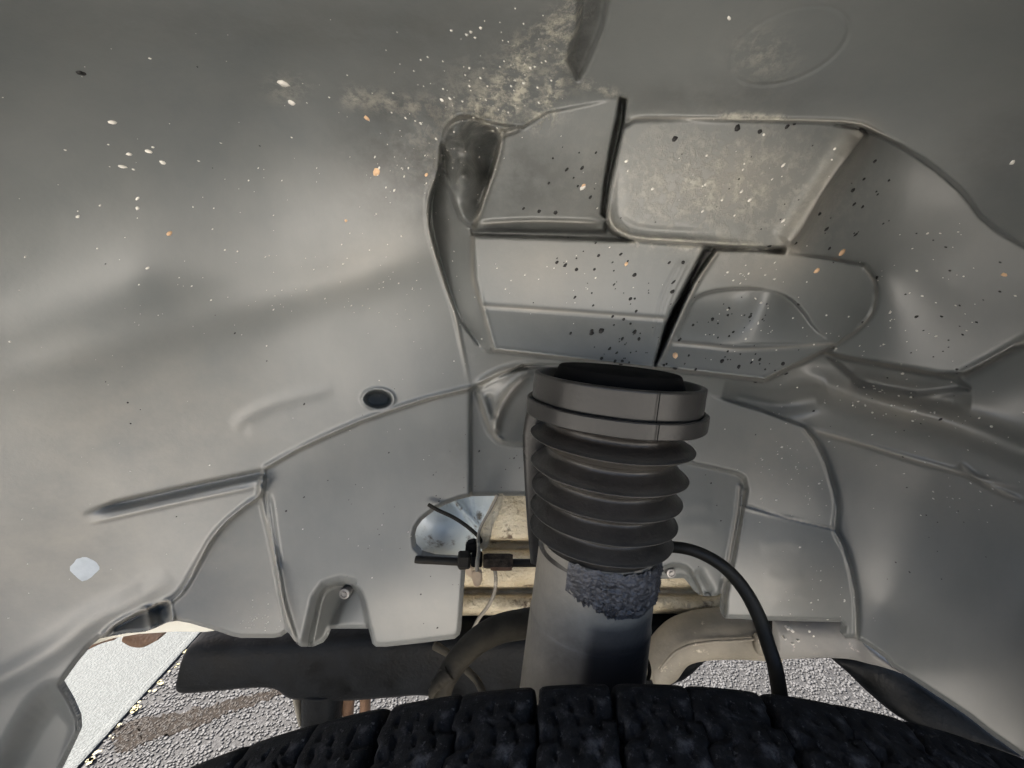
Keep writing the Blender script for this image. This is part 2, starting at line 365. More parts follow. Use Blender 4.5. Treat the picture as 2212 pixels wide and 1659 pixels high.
# --- block D with its dished face
layer([(1528, 538), (1640, 540), (1790, 558), (1868, 574), (1888, 600), (1893, 640), (1885, 675), (1862, 702), (1800, 748), (1650, 822), (1412, 795), (1436, 738), (1500, 600)],
      lambda u, v: np.where(v < 742, tps([(1540, 545, .270), (1780, 560, .269), (1880, 600, .277), (1440, 738, .279), (1800, 742, .281), (1870, 690, .290), (1650, 600, .2725)], u, v), tps([(1440, 738, .279), (1800, 742, .281), (1415, 792, .270), (1650, 818, .272), (1600, 742, .279)], u, v)), w=3)
layer([(1456, 735), (1480, 690), (1494, 648), (1530, 630), (1600, 622), (1660, 626), (1705, 642), (1735, 672), (1755, 705), (1795, 740), (1700, 750), (1600, 756), (1520, 748)],
      lambda u, v: .011*sstep((752-v)/110)*(1-.9*np.exp(-((u-1640+(v-700)*.35)/42)**2)), w=3, sm=1, rel=True)
ridge([(1440, 739), (1520, 746), (1600, 754), (1700, 750), (1800, 742)], 4, -.0016, False)
ridge([(1868, 576), (1892, 620), (1888, 665), (1865, 700), (1805, 745), (1650, 820)], 4, -.003, False)
ridge([(1415, 795), (1530, 806), (1650, 821)], 4, -.002, False)
ridge([(1795, 745), (1740, 775), (1700, 800)], 4, .002)
# --- deep groove between the two covers
layer([(1522, 538), (1546, 540), (1496, 610), (1448, 712), (1432, 745), (1430, 735), (1452, 672)], [.032], w=3, rel=True)
ridge([(1548, 545), (1505, 612), (1460, 705), (1436, 760), (1412, 797)], 3.5, -.003, False)
for o_ in (-40, -30, -21): ridge([(1510+o_, 560), (1470+o_, 640), (1432+o_*.6, 740)], 2.2, -.0009)
# --- upright face E, proud of everything beside it
layer([(1350, 262), (1420, 258), (1640, 262), (1790, 266), (1880, 280), (1850, 320), (1790, 400), (1720, 525), (1680, 538), (1560, 533), (1430, 524), (1370, 520), (1330, 506), (1312, 484), (1308, 450), (1318, 400), (1335, 320)],
      [(1330, 300, .246), (1700, 280, .243), (1320, 500, .254), (1650, 530, .257), (1820, 300, .245), (1500, 400, .2495)], w=4, sm=1)
ridge([(1316, 440), (1318, 478), (1340, 502), (1375, 514), (1450, 519), (1640, 530)], 7, -.0035)
ridge([(1340, 360), (1336, 440), (1345, 475), (1380, 494), (1450, 500), (1600, 505)], 9, .0012)
ridge([(1856, 300), (1790, 400), (1722, 500), (1700, 530)], 24, -.0075)
ridge([(1350, 258), (1420, 255), (1640, 259), (1830, 264), (1900, 288), (1990, 342)], 4, -.0025)
layer([(1340, 212), (1352, 216), (1346, 262), (1332, 330), (1316, 400), (1309, 470), (1301, 462), (1307, 400), (1320, 320), (1334, 250)], [.030], w=3, rel=True)
# --- ledge under the right field
layer([(1785, 764), (1900, 785), (2066, 817), (2090, 840), (1980, 850), (1860, 830)], [.009], w=10, rel=True)
ridge([(1780, 762), (1900, 786), (2066, 816)], 4, -.0035, False)
ridge([(2066, 818), (2120, 790), (2212, 738), (2300, 690)], 9, -.003)
ridge([(1700, 800), (1800, 842), (1900, 872), (2050, 915), (2212, 975), (2300, 1010)], 30, -.009)
ridge([(1840, 815), (1950, 850), (2100, 868)], 20, .006)
ridge([(1560, 850), (1680, 872), (1790, 850)], 24, .010)
ridge([(1740, 925), (1850, 955), (2000, 1000), (2212, 1060)], 6, -.0018)
ridge([(2070, 1000), (2120, 1040), (2212, 1085)], 7, -.002)
# --- left field: long pocket, pin hole, faint swages
layer([(172, 1112), (250, 1084), (340, 1064), (430, 1044), (566, 1016), (574, 1036), (562, 1050), (400, 1082), (200, 1132)],
      lambda u, v: .013*sstep(((1120-(u-190)*.225)-v)/22+.1)*sstep((u-170)/120), w=3, rel=True)
ridge([(190, 1130), (400, 1083), (560, 1050)], 4, -.0018)
ridge([(575, 1010), (700, 945), (850, 885), (1015, 840)], 5, -.003, False)
ridge([(500, 925), (560, 885), (640, 858), (720, 842)], 15, -.0007); ridge([(530, 925), (590, 945), (660, 965)], 14, -.0004); ridge([(-100, 830), (200, 760), (420, 700), (600, 650), (780, 590), (980, 520)], 46, -.0018)
ridge([(-300, 800), (0, 720), (300, 640), (600, 605), (960, 560)], 70, -.0016)
# --- centre-left wall J
layer([(573, 1014), (640, 975), (700, 947), (780, 912), (850, 888), (930, 862), (1015, 843), (1015, 1100), (1010, 1420), (600, 1420), (585, 1250), (570, 1100)],
      [(580, 1100, .338), (1015, 850, .352), (1015, 1380, .358), (640, 1390, .340), (800, 1150, .355), (900, 1300, .352), (700, 1000, .345)], w=3)
# --- wall K left of the pleat, panel Q behind the lip
layer([(364, 1300), (385, 1282), (410, 1250), (430, 1215), (455, 1170), (490, 1128), (530, 1096), (556, 1078), (572, 1060), (590, 1180), (606, 1290), (628, 1400), (560, 1420), (370, 1420)],
      [(370, 1320, .318), (450, 1200, .335), (560, 1090, .345), (620, 1380, .350), (480, 1370, .330), (540, 1250, .346)], w=3)
ridge([(364, 1300), (395, 1272), (430, 1212), (470, 1148), (530, 1094), (558, 1076), (562, 1050)], 5, -.004, False)
ridge([(568, 1030), (566, 1075), (584, 1160), (602, 1250), (612, 1300), (640, 1395)], 5, -.005, False)
ridge([(580, 1065), (592, 1150), (604, 1230)], 5, .004); ridge([(594, 1180), (604, 1260), (622, 1362)], 3, -.003)
layer([(216, 1384), (250, 1352), (296, 1327), (364, 1299), (374, 1340), (380, 1420), (200, 1420)], [(216, 1384, .33), (296, 1340, .342), (370, 1320, .335)], w=3)
ridge([(318, 1320), (326, 1365)], 8, -.006, False); ridge([(362, 1303), (374, 1345)], 5, -.006, False); ridge([(344, 1310), (352, 1352)], 6, .006, False)
ridge([(210, 1388), (250, 1350), (296, 1326), (364, 1299)], 6, -.003, False)
ridge([(-200, 1560), (0, 1470), (120, 1400), (200, 1340), (300, 1290), (370, 1240)], 26, -.0025)
layer([(120, 1500), (150, 1512), (190, 1560), (180, 1600), (120, 1800), (-60, 1800), (20, 1640), (80, 1530)], [.024], w=42, rel=True, sm=2)
# --- notch for the pin in wall J
layer([(664, 1420), (680, 1340), (690, 1290), (706, 1268), (736, 1260), (764, 1264), (782, 1284), (792, 1330), (806, 1420)], [(700, 1300, .395), (790, 1300, .385), (740, 1400, .375)], w=4, sm=1)
layer([(650, 1420), (668, 1340), (680, 1290), (700, 1262), (735, 1252), (765, 1258), (740, 1300), (716, 1360), (712, 1420)], [.010], w=10, rel=True)
# --- recess M with the bell-shaped bulge
layer([(1016, 842), (1060, 820), (1130, 790), (1260, 790), (1260, 1110), (1016, 1110)], [(1016, 850, .362), (1160, 800, .372), (1100, 1070, .375)], w=4)
layer([(1026, 842), (1060, 818), (1110, 800), (1170, 790), (1260, 790), (1260, 960), (1150, 962), (1090, 960), (1066, 945), (1052, 910), (1040, 870)],
      [(1030, 845, .352), (1090, 810, .342), (1060, 900, .338), (1085, 955, .338), (1150, 850, .352), (1150, 955, .352), (1250, 880, .36)], w=5, sm=1)
ridge([(1150, 800), (1100, 850), (1072, 905), (1072, 940)], 9, -.008); ridge([(1034, 850), (1046, 900), (1066, 940), (1090, 956)], 5, -.004)
ridge([(1055, 850), (1062, 880), (1070, 905)], 6, .005); ridge([(1030, 838), (1080, 806), (1160, 788)], 8, -.004)
ridge([(1016, 845), (1016, 960), (1016, 1070)], 3, .003, False)
# --- right of the strut: panels F, I, G
layer([(1300, 850), (1530, 852), (1640, 885), (1735, 920), (1760, 950), (1785, 1000), (1803, 1060), (1811, 1100), (1806, 1144), (1700, 1120), (1608, 1092), (1580, 1200), (1300, 1200)],
      [(1400, 870, .352), (1740, 925, .332), (1805, 1140, .328), (1610, 1090, .350), (1780, 1030, .328), (1650, 980, .342)], w=3)
layer([(1300, 960), (1430, 985), (1500, 1002), (1590, 1022), (1608, 1032), (1614, 1056), (1608, 1100), (1590, 1200), (1564, 1345), (1300, 1345)],
      [(1430, 1000, .366), (1600, 1040, .364), (1560, 1330, .362), (1400, 1330, .362)], w=3)
layer([(1608, 1093), (1700, 1119), (1805, 1144), (1822, 1175), (1838, 1225), (1848, 1275), (1852, 1330), (1852, 1400), (1562, 1400), (1570, 1290), (1594, 1170)],
      [(1612, 1100, .350), (1805, 1150, .330), (1850, 1370, .330), (1570, 1330, .348), (1700, 1240, .336)], w=3)
ridge([(1740, 925), (1770, 965), (1796, 1030), (1810, 1090), (1806, 1144), (1830, 1195), (1847, 1270), (1852, 1330), (1850, 1385)], 5, -.004, False)
ridge([(1609, 1060), (1604, 1110), (1584, 1210), (1566, 1300)], 3.5, -.004, False); ridge([(1598, 1050), (1592, 1110), (1574, 1210), (1560, 1290)], 3.5, -.003, False)
ridge([(1600, 1095), (1700, 1119), (1805, 1144)], 3, -.0015, False)
for a in [((1450, 1110), (1490, 1090), (1540, 1095)), ((1440, 1150), (1500, 1130), (1550, 1140)), ((1640, 1180), (1700, 1170), (1740, 1185)), ((1650, 1240), (1690, 1255), (1740, 1245)), ((1660, 1300), (1730, 1290), (1780, 1310))]:
    ridge(a, 14, -.0004)
layer([(1408, 1260), (1418, 1240), (1436, 1226), (1462, 1220), (1486, 1228), (1500, 1250), (1512, 1275), (1520, 1300), (1440, 1320), (1400, 1300)], [(1420, 1240, .40), (1500, 1240, .40), (1450, 1290, .40)], w=4, sm=1)
ridge([(1500, 1236), (1514, 1262), (1532, 1290)], 12, .012)
# --- pin hole, oval imprint in the roof
hu, hv = 817, 862
hd = np.sqrt(((U-hu)/27)**2+((V-hv)/17)**2); Y += .030*sstep((1.0-hd)/.22+.5)-.0022*np.exp(-((hd-1.22)/.16)**2)
ca, sa = math.cos(-.42), math.sin(-.42); du, dv = U-1706, V-98
e1 = np.sqrt(((du*ca+dv*sa)/136)**2+((-du*sa+dv*ca)/72)**2); Y += np.where((V < 260), .0007*np.exp(-((e1-1)/.035)**2)*(.35+.65*sstep((du+dv*1.2+40)/120)), 0)
# shallow dents and ripples of the thin plastic
for _ in range(60):
    a, b_, s = rng.uniform(-100, 2300), rng.uniform(-50, 1400), rng.uniform(40, 150)
    Y += rng.uniform(-.0003, .0003)*np.exp(-(((U-a)/s)**2+((V-b_)/(s*.6))**2))
# light smoothing of the moulding radii
Ys = Y.copy(); Ys[1:-1, 1:-1] = (Y[1:-1, 1:-1]*4+Y[:-2, 1:-1]+Y[2:, 1:-1]+Y[1:-1, :-2]+Y[1:-1, 2:])/8; Y = Ys

OUT = [(-960, -2700), (3200, -2700), (3200, 2500), (2400, 1790), (2212, 1637), (2139, 1586), (2087, 1545), (2007, 1492), (1927, 1440), (1915, 1424), (1887, 1403), (1847, 1379), (1826, 1379), (1820, 1372),
       (1823, 1352), (1815, 1344), (1671, 1341), (1567, 1336), (1560, 1330), (1558, 1316), (1564, 1258), (1558, 1282), (1548, 1287), (1523, 1288), (1511, 1285), (1499, 1276), (1487, 1260), (1478, 1249), (1414, 1251), (1380, 1255), (1330, 1200),
       (1250, 1072), (1138, 1071), (1060, 1071), (1020, 1072), (990, 1079), (960, 1091), (938, 1103), (912, 1123), (900, 1140), (895, 1160), (898, 1180), (912, 1195), (940, 1203), (1000, 1206), (1005, 1230), (1003, 1260), (996, 1360), (993, 1371), (982, 1380), (900, 1390), (836, 1397), (812, 1397), (804, 1390),
       (796, 1358), (714, 1358), (708, 1376), (698, 1388), (676, 1397), (650, 1397), (640, 1390), (622, 1365), (608, 1375), (592, 1378), (520, 1378), (500, 1374), (480, 1367), (448, 1357), (410, 1346), (382, 1341), (360, 1345), (335, 1357), (312, 1365), (274, 1368), (216, 1379),
       (190, 1401), (158, 1440), (130, 1479), (152, 1515), (168, 1551), (170, 1579), (152, 1618), (132, 1659), (100, 1720), (0, 1950), (-200, 2500), (-960, 2500)]
sdo = polysd(OUT, U, V)
Y = Y+np.where(sdo > -6, .005*(1-sstep(np.clip(sdo, 0, 12)/9)), 0)*(V > 900)   # hem rolled away at the trimmed edge
D = d_of(V, Y)
# snap the sheet border to the trimmed outline
keep = sdo > -.2
ju, jv = U.copy(), V.copy(); gy, gx = np.gradient(sdo, vs_, us)
near = (np.abs(sdo) < 2.6) & (U > -30) & (U < 2240) & (V > 900) & (V < 1690)
gn = np.hypot(gx, gy)+1e-9; ju = np.where(near & (sdo < 1.5), U-sdo*gx/gn/np.maximum(gn, .5), U); jv = np.where(near & (sdo < 1.5), V-sdo*gy/gn/np.maximum(gn, .5), V)
ok = keep | (near & (sdo < 0))
A_ = (ju-CU)/F*D; B_ = -(jv-CV)/F*D
PX, PY, PZ = A_, D*cp+B_*sp, H-D*sp+B_*cp
XYZ = np.stack([PX, PY, PZ], -1)
nv, nu = U.shape; idx = np.arange(nv*nu).reshape(nv, nu)
q = np.stack([idx[:-1, :-1], idx[1:, :-1], idx[1:, 1:], idx[:-1, 1:]], -1).reshape(-1, 4)
okf = ok.ravel()[q].all(1); q = q[okf]
used = np.zeros(nv*nu, bool); used[q] = True; remap = np.cumsum(used)-1; q = remap[q]; verts = XYZ.reshape(-1, 3)[used]
# back rim: extrude the border 3 mm to the rear so the sheet shows its thickness
e = np.concatenate([q[:, [0, 1]], q[:, [1, 2]], q[:, [2, 3]], q[:, [3, 0]]]); es = np.sort(e, 1); key = es[:, 0].astype(np.int64)*len(verts)+es[:, 1]
un, inv, cnt = np.unique(key, return_inverse=True, return_counts=True); be = e[cnt[inv] == 1]
bv = np.unique(be); bm_ = np.full(len(verts), -1); bm_[bv] = np.arange(len(bv))+len(verts)
camp = np.array([0, 0, H]); dirv = verts[bv]-camp; dirv /= np.linalg.norm(dirv, axis=1)[:, None]
verts2 = np.concatenate([verts, verts[bv]+np.c_[np.zeros(len(bv)), np.full(len(bv), .0035), np.full(len(bv), .0006)]]); rimf = np.stack([be[:, 1], be[:, 0], bm_[be[:, 0]], bm_[be[:, 1]]], -1)
liner = empty('wheel_arch_liner', 'large dusty grey moulded plastic liner forming the roof and walls of the wheel arch', 'wheel arch liner')
shell = fast_mesh('moulded_shell', verts2, np.concatenate([q, rimf]), M_LINER, liner)
# masks: warm dust with painted gleams, caked mud, shade painted dark
def blob(u, v, a, b_, ang=0): c, s = math.cos(ang), math.sin(ang); x, y = U-u, V-v; return np.exp(-(((x*c+y*s)/a)**2+((-x*s+y*c)/b_)**2))
def lineblob(line, w_): d, _ = linesd(line, U, V); return np.exp(-(d/w_)**2)
warm = .75*blob(150, 1200, 420, 220)+.45*blob(350, 900, 400, 180)+.5*blob(1700, 1000, 160, 110)+.8*blob(1970, 880, 260, 50, .25)+.45*blob(1560, 390, 230, 110)+.5*blob(1640, 580, 120, 60)+.4*blob(1180, 590, 120, 90)+.3*blob(800, 560, 200, 60, -.4) \
     + .4*blob(2080, 1060, 220, 80, .3)+.35*blob(560, 1330, 70, 60)+.35*blob(1700, 1260, 110, 80)+.3*blob(900, 1330, 120, 60)+.35*blob(1090, 860, 60, 80)+.6*lineblob([(1860, 290), (1790, 400), (1710, 525)], 34)
mud = 1.0*lineblob([(1245, 20), (1190, 70), (1130, 110), (1110, 180), (1080, 230)], 30)+.8*lineblob([(1245, 20), (1215, 120), (1190, 210), (1170, 260)], 22)+.55*lineblob([(760, 210), (860, 225), (960, 240), (1080, 235)], 22) \
    + .6*blob(1090, 200, 110, 60)+.6*lineblob([(1240, 175), (1310, 195), (1345, 215)], 12)+.9*lineblob([(985, 257), (1020, 254), (1080, 286), (1140, 270)], 8)+.5*lineblob([(1084, 290), (1024, 492)], 7) \
    + .4*blob(1560, 400, 220, 120)+.4*blob(960, 330, 90, 80)+.7*lineblob([(1560, 250), (1700, 258)], 8)+.5*lineblob([(1700, 540), (1500, 528), (1370, 520), (1320, 490)], 10)+.35*blob(620, 190, 40, 30)+.3*blob(1650, 120, 60, 50)
dark = .85*blob(900, 330, 170, 150)+.6*blob(1150, 390, 130, 110)+.5*blob(1560, 205, 240, 40)+.9*lineblob([(1290, -10), (1262, 90), (1240, 160)], 24)+.4*blob(700, 60, 600, 60)+.3*blob(1260, 720, 180, 40)+.35*blob(2150, 330, 120, 120)+.3*blob(1000, 1000, 90, 90)  # shade painted into roof, seam and recesses
mk = np.stack([np.clip(warm+.7*EDGE_GLEAM, 0, 1), np.clip(mud, 0, 1), np.clip(dark, 0, 1), np.ones_like(warm)], -1).reshape(-1, 4)[used]
masks(shell, np.concatenate([mk, mk[bv]]))
# --- push pins seen in the two notches
def surf(u, v):
    j = int(np.searchsorted(vs_, v)); i = int(np.searchsorted(us, u)); j = min(max(j, 1), nv-2); i = min(max(i, 1), nu-2)
    p = Vector(XYZ[j, i]); a = Vector(XYZ[j, i+1]-XYZ[j, i-1]); b_ = Vector(XYZ[j+1, i]-XYZ[j-1, i]); n = a.cross(b_)
    if n.length < 1e-9: n = Vector((0, -1, 0))
    n.normalize()
    if n.dot(p-Vector((0, 0, H))) > 0: n = -n
    return p, n, Y[j, i]
def disc_stack(name, p, n, prof, m, parent, seg=24):
    a = n.orthogonal().normalized(); b_ = n.cross(a); vs, fs = [], []
    for h, r in prof:
        for k in range(seg): th = 2*math.pi*k/seg; vs.append(p+n*h+a*math.cos(th)*r+b_*math.sin(th)*r)
    for i in range(len(prof)-1):
        for k in range(seg): k2 = (k+1) % seg; fs.append((i*seg+k, i*seg+k2, (i+1)*seg+k2, (i+1)*seg+k))
    fs.append(tuple((len(prof)-1)*seg+k for k in range(seg)))
    return mesh_obj(name, vs, fs, m, parent, smooth=False)
for (u, v, r) in ((745, 1281, .0052), (1449, 1237, .0048)):
    p = P(u, v, .383 if u < 1000 else .395); n = Vector((0, -1, .1)).normalized()
    pin = disc_stack('push_pin', p, n, [(-.006, r), (.001, r), (.002, r*.92), (.0022, r*.62), (.0012, r*.58), (.0012, r*.40), (.0026, r*.36), (.0026, .0004)], M_BOLT, liner)
# --- flecks stuck on the liner
def flecks(name, spots, m, lift=.0002):
    vs, fs = [], []
    for (u, v, r) in spots:
        if polysd(OUT, np.array([[u]]), np.array([[v]]))[0, 0] < 8: continue
        p, n, y = surf(u, v); rr = r*y2d(v, y)/F; a = n.orthogonal().normalized(); b_ = n.cross(a); k0 = len(vs); K = 7; el = random.uniform(.6, 1.)
        p0 = random.uniform(0, 6.28); st = random.uniform(1, 1.5)
        for k in range(K):
            th = 2*math.pi*k/K; q_ = rr*random.uniform(.75, 1.2); c, s = math.cos(th+p0)*st, math.sin(th+p0)*el
            vs.append(p+n*lift*.0+a*c*q_+b_*s*q_)
        for k in range(K):
            th = 2*math.pi*k/K; c, s = math.cos(th+p0)*st*.6, math.sin(th+p0)*el*.6
            vs.append(p+n*(lift+rr*.35)+a*c*rr+b_*s*rr)
        for k in range(K): k2 = (k+1) % K; fs.append((k0+k, k0+k2, k0+K+k2, k0+K+k))
        fs.append(tuple(k0+K+k for k in range(K)))
    o = mesh_obj(name, vs, fs, m, liner); o['kind'] = 'stuff'; return o
def scatter(regions):
    out = []
    for (u, v, a, b_, n, r0, r1) in regions:
        for _ in range(int(n*.8)): out.append((random.gauss(u, a), random.gauss(v, b_), r0+(r1-r0)*random.random()**2.2))
    return out
flecks('tar_specks', [(1185, 395, 3.5), (1222, 365, 4), (1257, 362, 4), (1275, 425, 4), (1164, 454, 4), (1199, 459, 4), (1243, 582, 4.5), (1287, 524, 3), (1341, 547, 3.5), (1370, 593, 5), (1446, 566, 4), (1475, 567, 4.5), (1455, 607, 4),
    (1450, 628, 4), (1361, 644, 4), (1240, 640, 3.5), (1346, 688, 4), (1276, 718, 5.5), (1278, 713, 4), (1297, 713, 5), (1369, 715, 4.5), (1378, 730, 4), (1315, 751, 4), (1340, 784, 5), (1343, 780, 4), (1328, 778, 4), (1560, 780, 6), (1595, 790, 5), (1640, 776, 4),
    (1456, 793, 6), (1502, 798, 4), (1537, 690, 4), (1462, 675, 4), (1495, 700, 3), (1690, 785, 4), (1631, 823, 4), (1458, 298, 6), (1700, 272, 6), (1592, 276, 7), (1640, 284, 5), (1715, 266, 5), (1890, 348, 4), (1840, 410, 5), (1845, 440, 4), (1770, 462, 5), (1785, 495, 5),
    (1660, 530, 5), (1718, 524, 4), (1893, 600, 5), (170, 155, 7), (178, 158, 5)]
    + scatter([(1300, 600, 90, 60, 38, 1.2, 4), (1350, 740, 60, 35, 36, 1.4, 4.2), (1560, 700, 60, 40, 34, 1.4, 3.8), (1620, 780, 60, 15, 24, 1.4, 4), (1600, 400, 150, 80, 12, 1.4, 3.6), (1850, 470, 90, 60, 26, 1.4, 4.2), (2050, 700, 100, 80, 26, 1.4, 3.2), (1250, 400, 60, 60, 10, 1.2, 3.5),
    (850, 1050, 130, 110, 40, .9, 2.6), (950, 1200, 90, 120, 22, .9, 2.4), (1080, 1010, 40, 40, 8, 1, 2), (1950, 900, 130, 60, 18, 1, 2.6), (1550, 1080, 60, 60, 12, .9, 2), (2000, 1150, 120, 150, 22, .8, 2), (400, 700, 300, 250, 18, 1, 2.2)]), M_DOT)
flecks('pale_grit', [(243, 263, 6), (321, 327, 6), (263, 360, 6.5), (278, 331, 4), (351, 351, 5.5), (630, 221, 7), (612, 180, 9), (168, 467, 4), (297, 427, 3.5), (295, 450, 4), (316, 577, 4), (1260, 405, 6), (2185, 350, 6), (1410, 408, 4), (1690, 355, 4), (1650, 290, 3), (1600, 412, 4),
    (1620, 430, 4), (1655, 535, 4), (1690, 475, 4), (1575, 38, 5), (1352, 348, 4)]
    + scatter([(1000, 200, 110, 70, 80, 1, 3.6), (900, 350, 70, 70, 60, .8, 3), (1100, 130, 60, 60, 40, 1, 4), (600, 500, 250, 150, 90, .7, 2.2), (250, 500, 200, 220, 60, .7, 2.8), (700, 620, 140, 50, 40, .7, 2), (1640, 700, 60, 35, 40, 1, 2.6), (1900, 860, 110, 30, 50, 1, 3),
    (2050, 910, 90, 25, 30, 1, 3), (1700, 1010, 60, 60, 70, .7, 2.2), (1660, 590, 60, 15, 24, 1, 2.6), (1850, 740, 60, 30, 26, 1, 2.8), (2000, 600, 110, 90, 50, .8, 2.6), (1550, 400, 150, 70, 34, 1, 3.2), (1200, 600, 100, 50, 30, .8, 2.4), (1760, 1280, 60, 60, 50, .7, 2.2), (560, 1340, 30, 20, 50, .6, 1.6),
    (900, 600, 80, 200, 60, .6, 1.7), (150, 1000, 150, 200, 40, .7, 2), (800, 1100, 120, 100, 26, .6, 1.6), (2100, 1060, 80, 40, 30, .8, 2)]), M_WHITE)
flecks('orange_grit', [(813, 371, 6.5), (790, 254, 5), (365, 502, 6), (1352, 570, 5), (1818, 545, 7), (2168, 594, 6), (919, 378, 4.5), (1260, 400, 5), (747, 475, 3), (1762, 584, 8), (1458, 768, 6)], M_ORANGE)
# --- spot of reflected light, painted as a pale patch on the left field
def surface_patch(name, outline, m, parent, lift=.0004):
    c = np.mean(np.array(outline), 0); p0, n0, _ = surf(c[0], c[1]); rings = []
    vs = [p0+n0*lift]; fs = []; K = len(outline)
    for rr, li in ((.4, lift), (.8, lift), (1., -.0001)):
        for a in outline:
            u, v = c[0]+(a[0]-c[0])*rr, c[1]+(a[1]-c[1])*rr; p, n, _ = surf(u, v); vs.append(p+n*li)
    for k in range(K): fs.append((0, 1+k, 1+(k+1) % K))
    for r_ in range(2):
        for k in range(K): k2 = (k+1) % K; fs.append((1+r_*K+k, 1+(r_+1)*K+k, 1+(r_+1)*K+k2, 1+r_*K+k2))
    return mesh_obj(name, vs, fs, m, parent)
surface_patch('light_spot_patch', chaikin([(146, 1228), (160, 1208), (180, 1198), (205, 1210), (219, 1226), (200, 1242), (182, 1257), (160, 1246)]), M_LIGHT_SPOT, liner)

# ------------------------------------------------------------------ SUSPENSION STRUT
YS = .215
A0 = P(1337, 800, YS); A1 = P(1256, 1470, YS); ax = (A1-A0).normalized()
def along(v, u=None):
    """distance down the axis of picture row v (on the axis)"""
    lo, hi = -.1, .5
    for _ in range(40):
        m_ = (lo+hi)/2; p = A0+ax*m_; q_ = p-Vector((0, 0, H)); d = q_.y*cp-q_.z*sp; b_ = q_.y*sp+q_.z*cp; vv = CV-b_/d*F
        if vv < v: lo = m_
        else: hi = m_
    return lo
def rad(hw, v): return hw*y2d(v, YS)/F*.985
strut = empty('suspension_strut', 'grey suspension strut with black ribbed rubber boot standing upright in the arch', 'strut')
h = along
tprof = [(h(1168), rad(124, 1150)), (h(1200), rad(128, 1200)), (h(1320), rad(129, 1320)), (h(1324), rad(130.5, 1324)), (h(1470), rad(132, 1470)), (h(1700), rad(134, 1600))]
tp = []
for (a, ra), (b_, rb) in zip(tprof, tprof[1:]):
    for k in range(14): t = k/14; tp.append((a+(b_-a)*t, ra+(rb-ra)*t))
tp.append(tprof[-1])
tube, (fa, fb, fd) = lathe('strut_tube', A0, ax, tp, M_TUBE, strut, seg=128)
mm_ = []
for hh, rr in tp:
    for k in range(128):
        th = 2*math.pi*k/128; x = math.cos(th)*(1 if fa.x > 0 else -1); front = math.sin(th) > -.2
        kx = float(sstep((x+.32)/.24)*sstep((1.0-x)/.30)); kh = float(sstep((hh-h(1296))/(h(1324)-h(1296)))); k2 = float(sstep((hh-h(1262))/(h(1276)-h(1262))))
        mm_.append((kx*kh if front else 0, .75*kx*k2 if front else 0, 0, 1))
masks(tube, mm_)
# bellows: five folds
folds = [(948, 176), (1008, 168), (1058, 161), (1103, 157), (1143, 153)]
prof = [(h(905), rad(150, 905)), (h(914), rad(143, 914))]
for i, (v, hw) in enumerate(folds):
    hc = h(v); nx = h(folds[i+1][0]) if i < 4 else h(1186); pv = h(folds[i-1][0]) if i else h(902)
    R0 = rad(hw, v); rv = rad(hw*.76, v); up = (hc-pv); dn = (nx-hc)
    for t in np.linspace(0.12, 1, 7)[:-1]: prof.append((hc-up*.56*(1-t), rv+(R0-rv)*(t**.9)*.93))
    for t in np.linspace(-1, 1, 7): prof.append((hc+up*.03*t, R0*.985+R0*.018*math.sqrt(max(0, 1-t*t*.98))))
    for t in np.linspace(0, .9, 7)[1:]: prof.append((hc+up*.03+dn*.38*t, R0*.985+(rv-R0*.985)*t**1.1))
prof.append((h(1188), rad(128, 1188)))
def bj(hh, th): return .00022*math.sin(th*3+hh*90)+.00012*math.sin(th*7+hh*300)
boot, _ = lathe('dust_boot', A0, ax, prof, M_BOOT, strut, seg=144, jitter=bj)
bmk = []  # mask of the light painted on fold rims and undersides
for hh, rr in prof:
    k = 0
    for (v, hw) in folds:
        q_ = (hh-h(v))/.010; k = max(k, float(np.exp(-((q_-.05)/.22)**2)) if q_ < .05 else float(max(0, 1-q_*.9)))
    bmk += [(k, 0, 0, 1)]*144
masks(boot, bmk)
def ring(name, v0, v1, hw0, hw1, thick, parent):
    a, b_ = h(v0), h(v1); r0, r1 = rad(hw0, v0), rad(hw1, v1); e_ = .0006
    pr = [(b_, r1-thick), (b_, r1-e_), (b_-e_, r1)]+[(a+(b_-a)*(1-t), r0+(r1-r0)*(1-t)) for t in np.linspace(.1, .9, 6)]+[(a+e_, r0), (a, r0-e_), (a, r0-.0022), (a+e_, r0-.003), (b_-.001, r1-.0034), (b_-.001, r1-thick), (b_, r1-thick)]
    return lathe(name, A0, ax, pr, M_COLLAR, parent, seg=144, jitter=lambda hh, th: .0004*math.sin(2*th+.6)+.00015*math.sin(9*th))[0]
ring('boot_collar', 816, 872, 183, 181, .012, strut)
ring('boot_collar', 870, 902, 193, 192, .016, strut)
lathe('collar_floor', A0, ax, [(h(872), rad(180, 872)), (h(868), rad(140, 868)), (h(866), rad(60, 866)), (h(866), .0005)], M_BLACK, strut)
bump, _ = lathe('bump_stop', A0, ax, [(h(868), rad(152, 868)), (h(832), rad(143, 832)), (h(800), rad(131, 800)), (h(798), rad(128, 800)), (h(798), .0005)], M_BLACK, strut)
# mould seam down the collar
def axpt(v, r, th): s_ = 1 if fa.x > 0 else -1; return A0+ax*h(v)+fa*s_*math.cos(th)*r+fb*math.sin(th)*r
vs, fs = [], []
for i, (v, hw) in enumerate(((817, 183.5), (870, 182), (871, 193.6), (901, 192.6))):
    for dth in (-.006, .006): vs.append(axpt(v, rad(hw, v)+.0004, math.radians(80)+dth))
for i in (0, 2): fs.append((i*2, i*2+1, i*2+3, i*2+2))
mesh_obj('mould_seam', vs, fs, M_BLACK, strut)
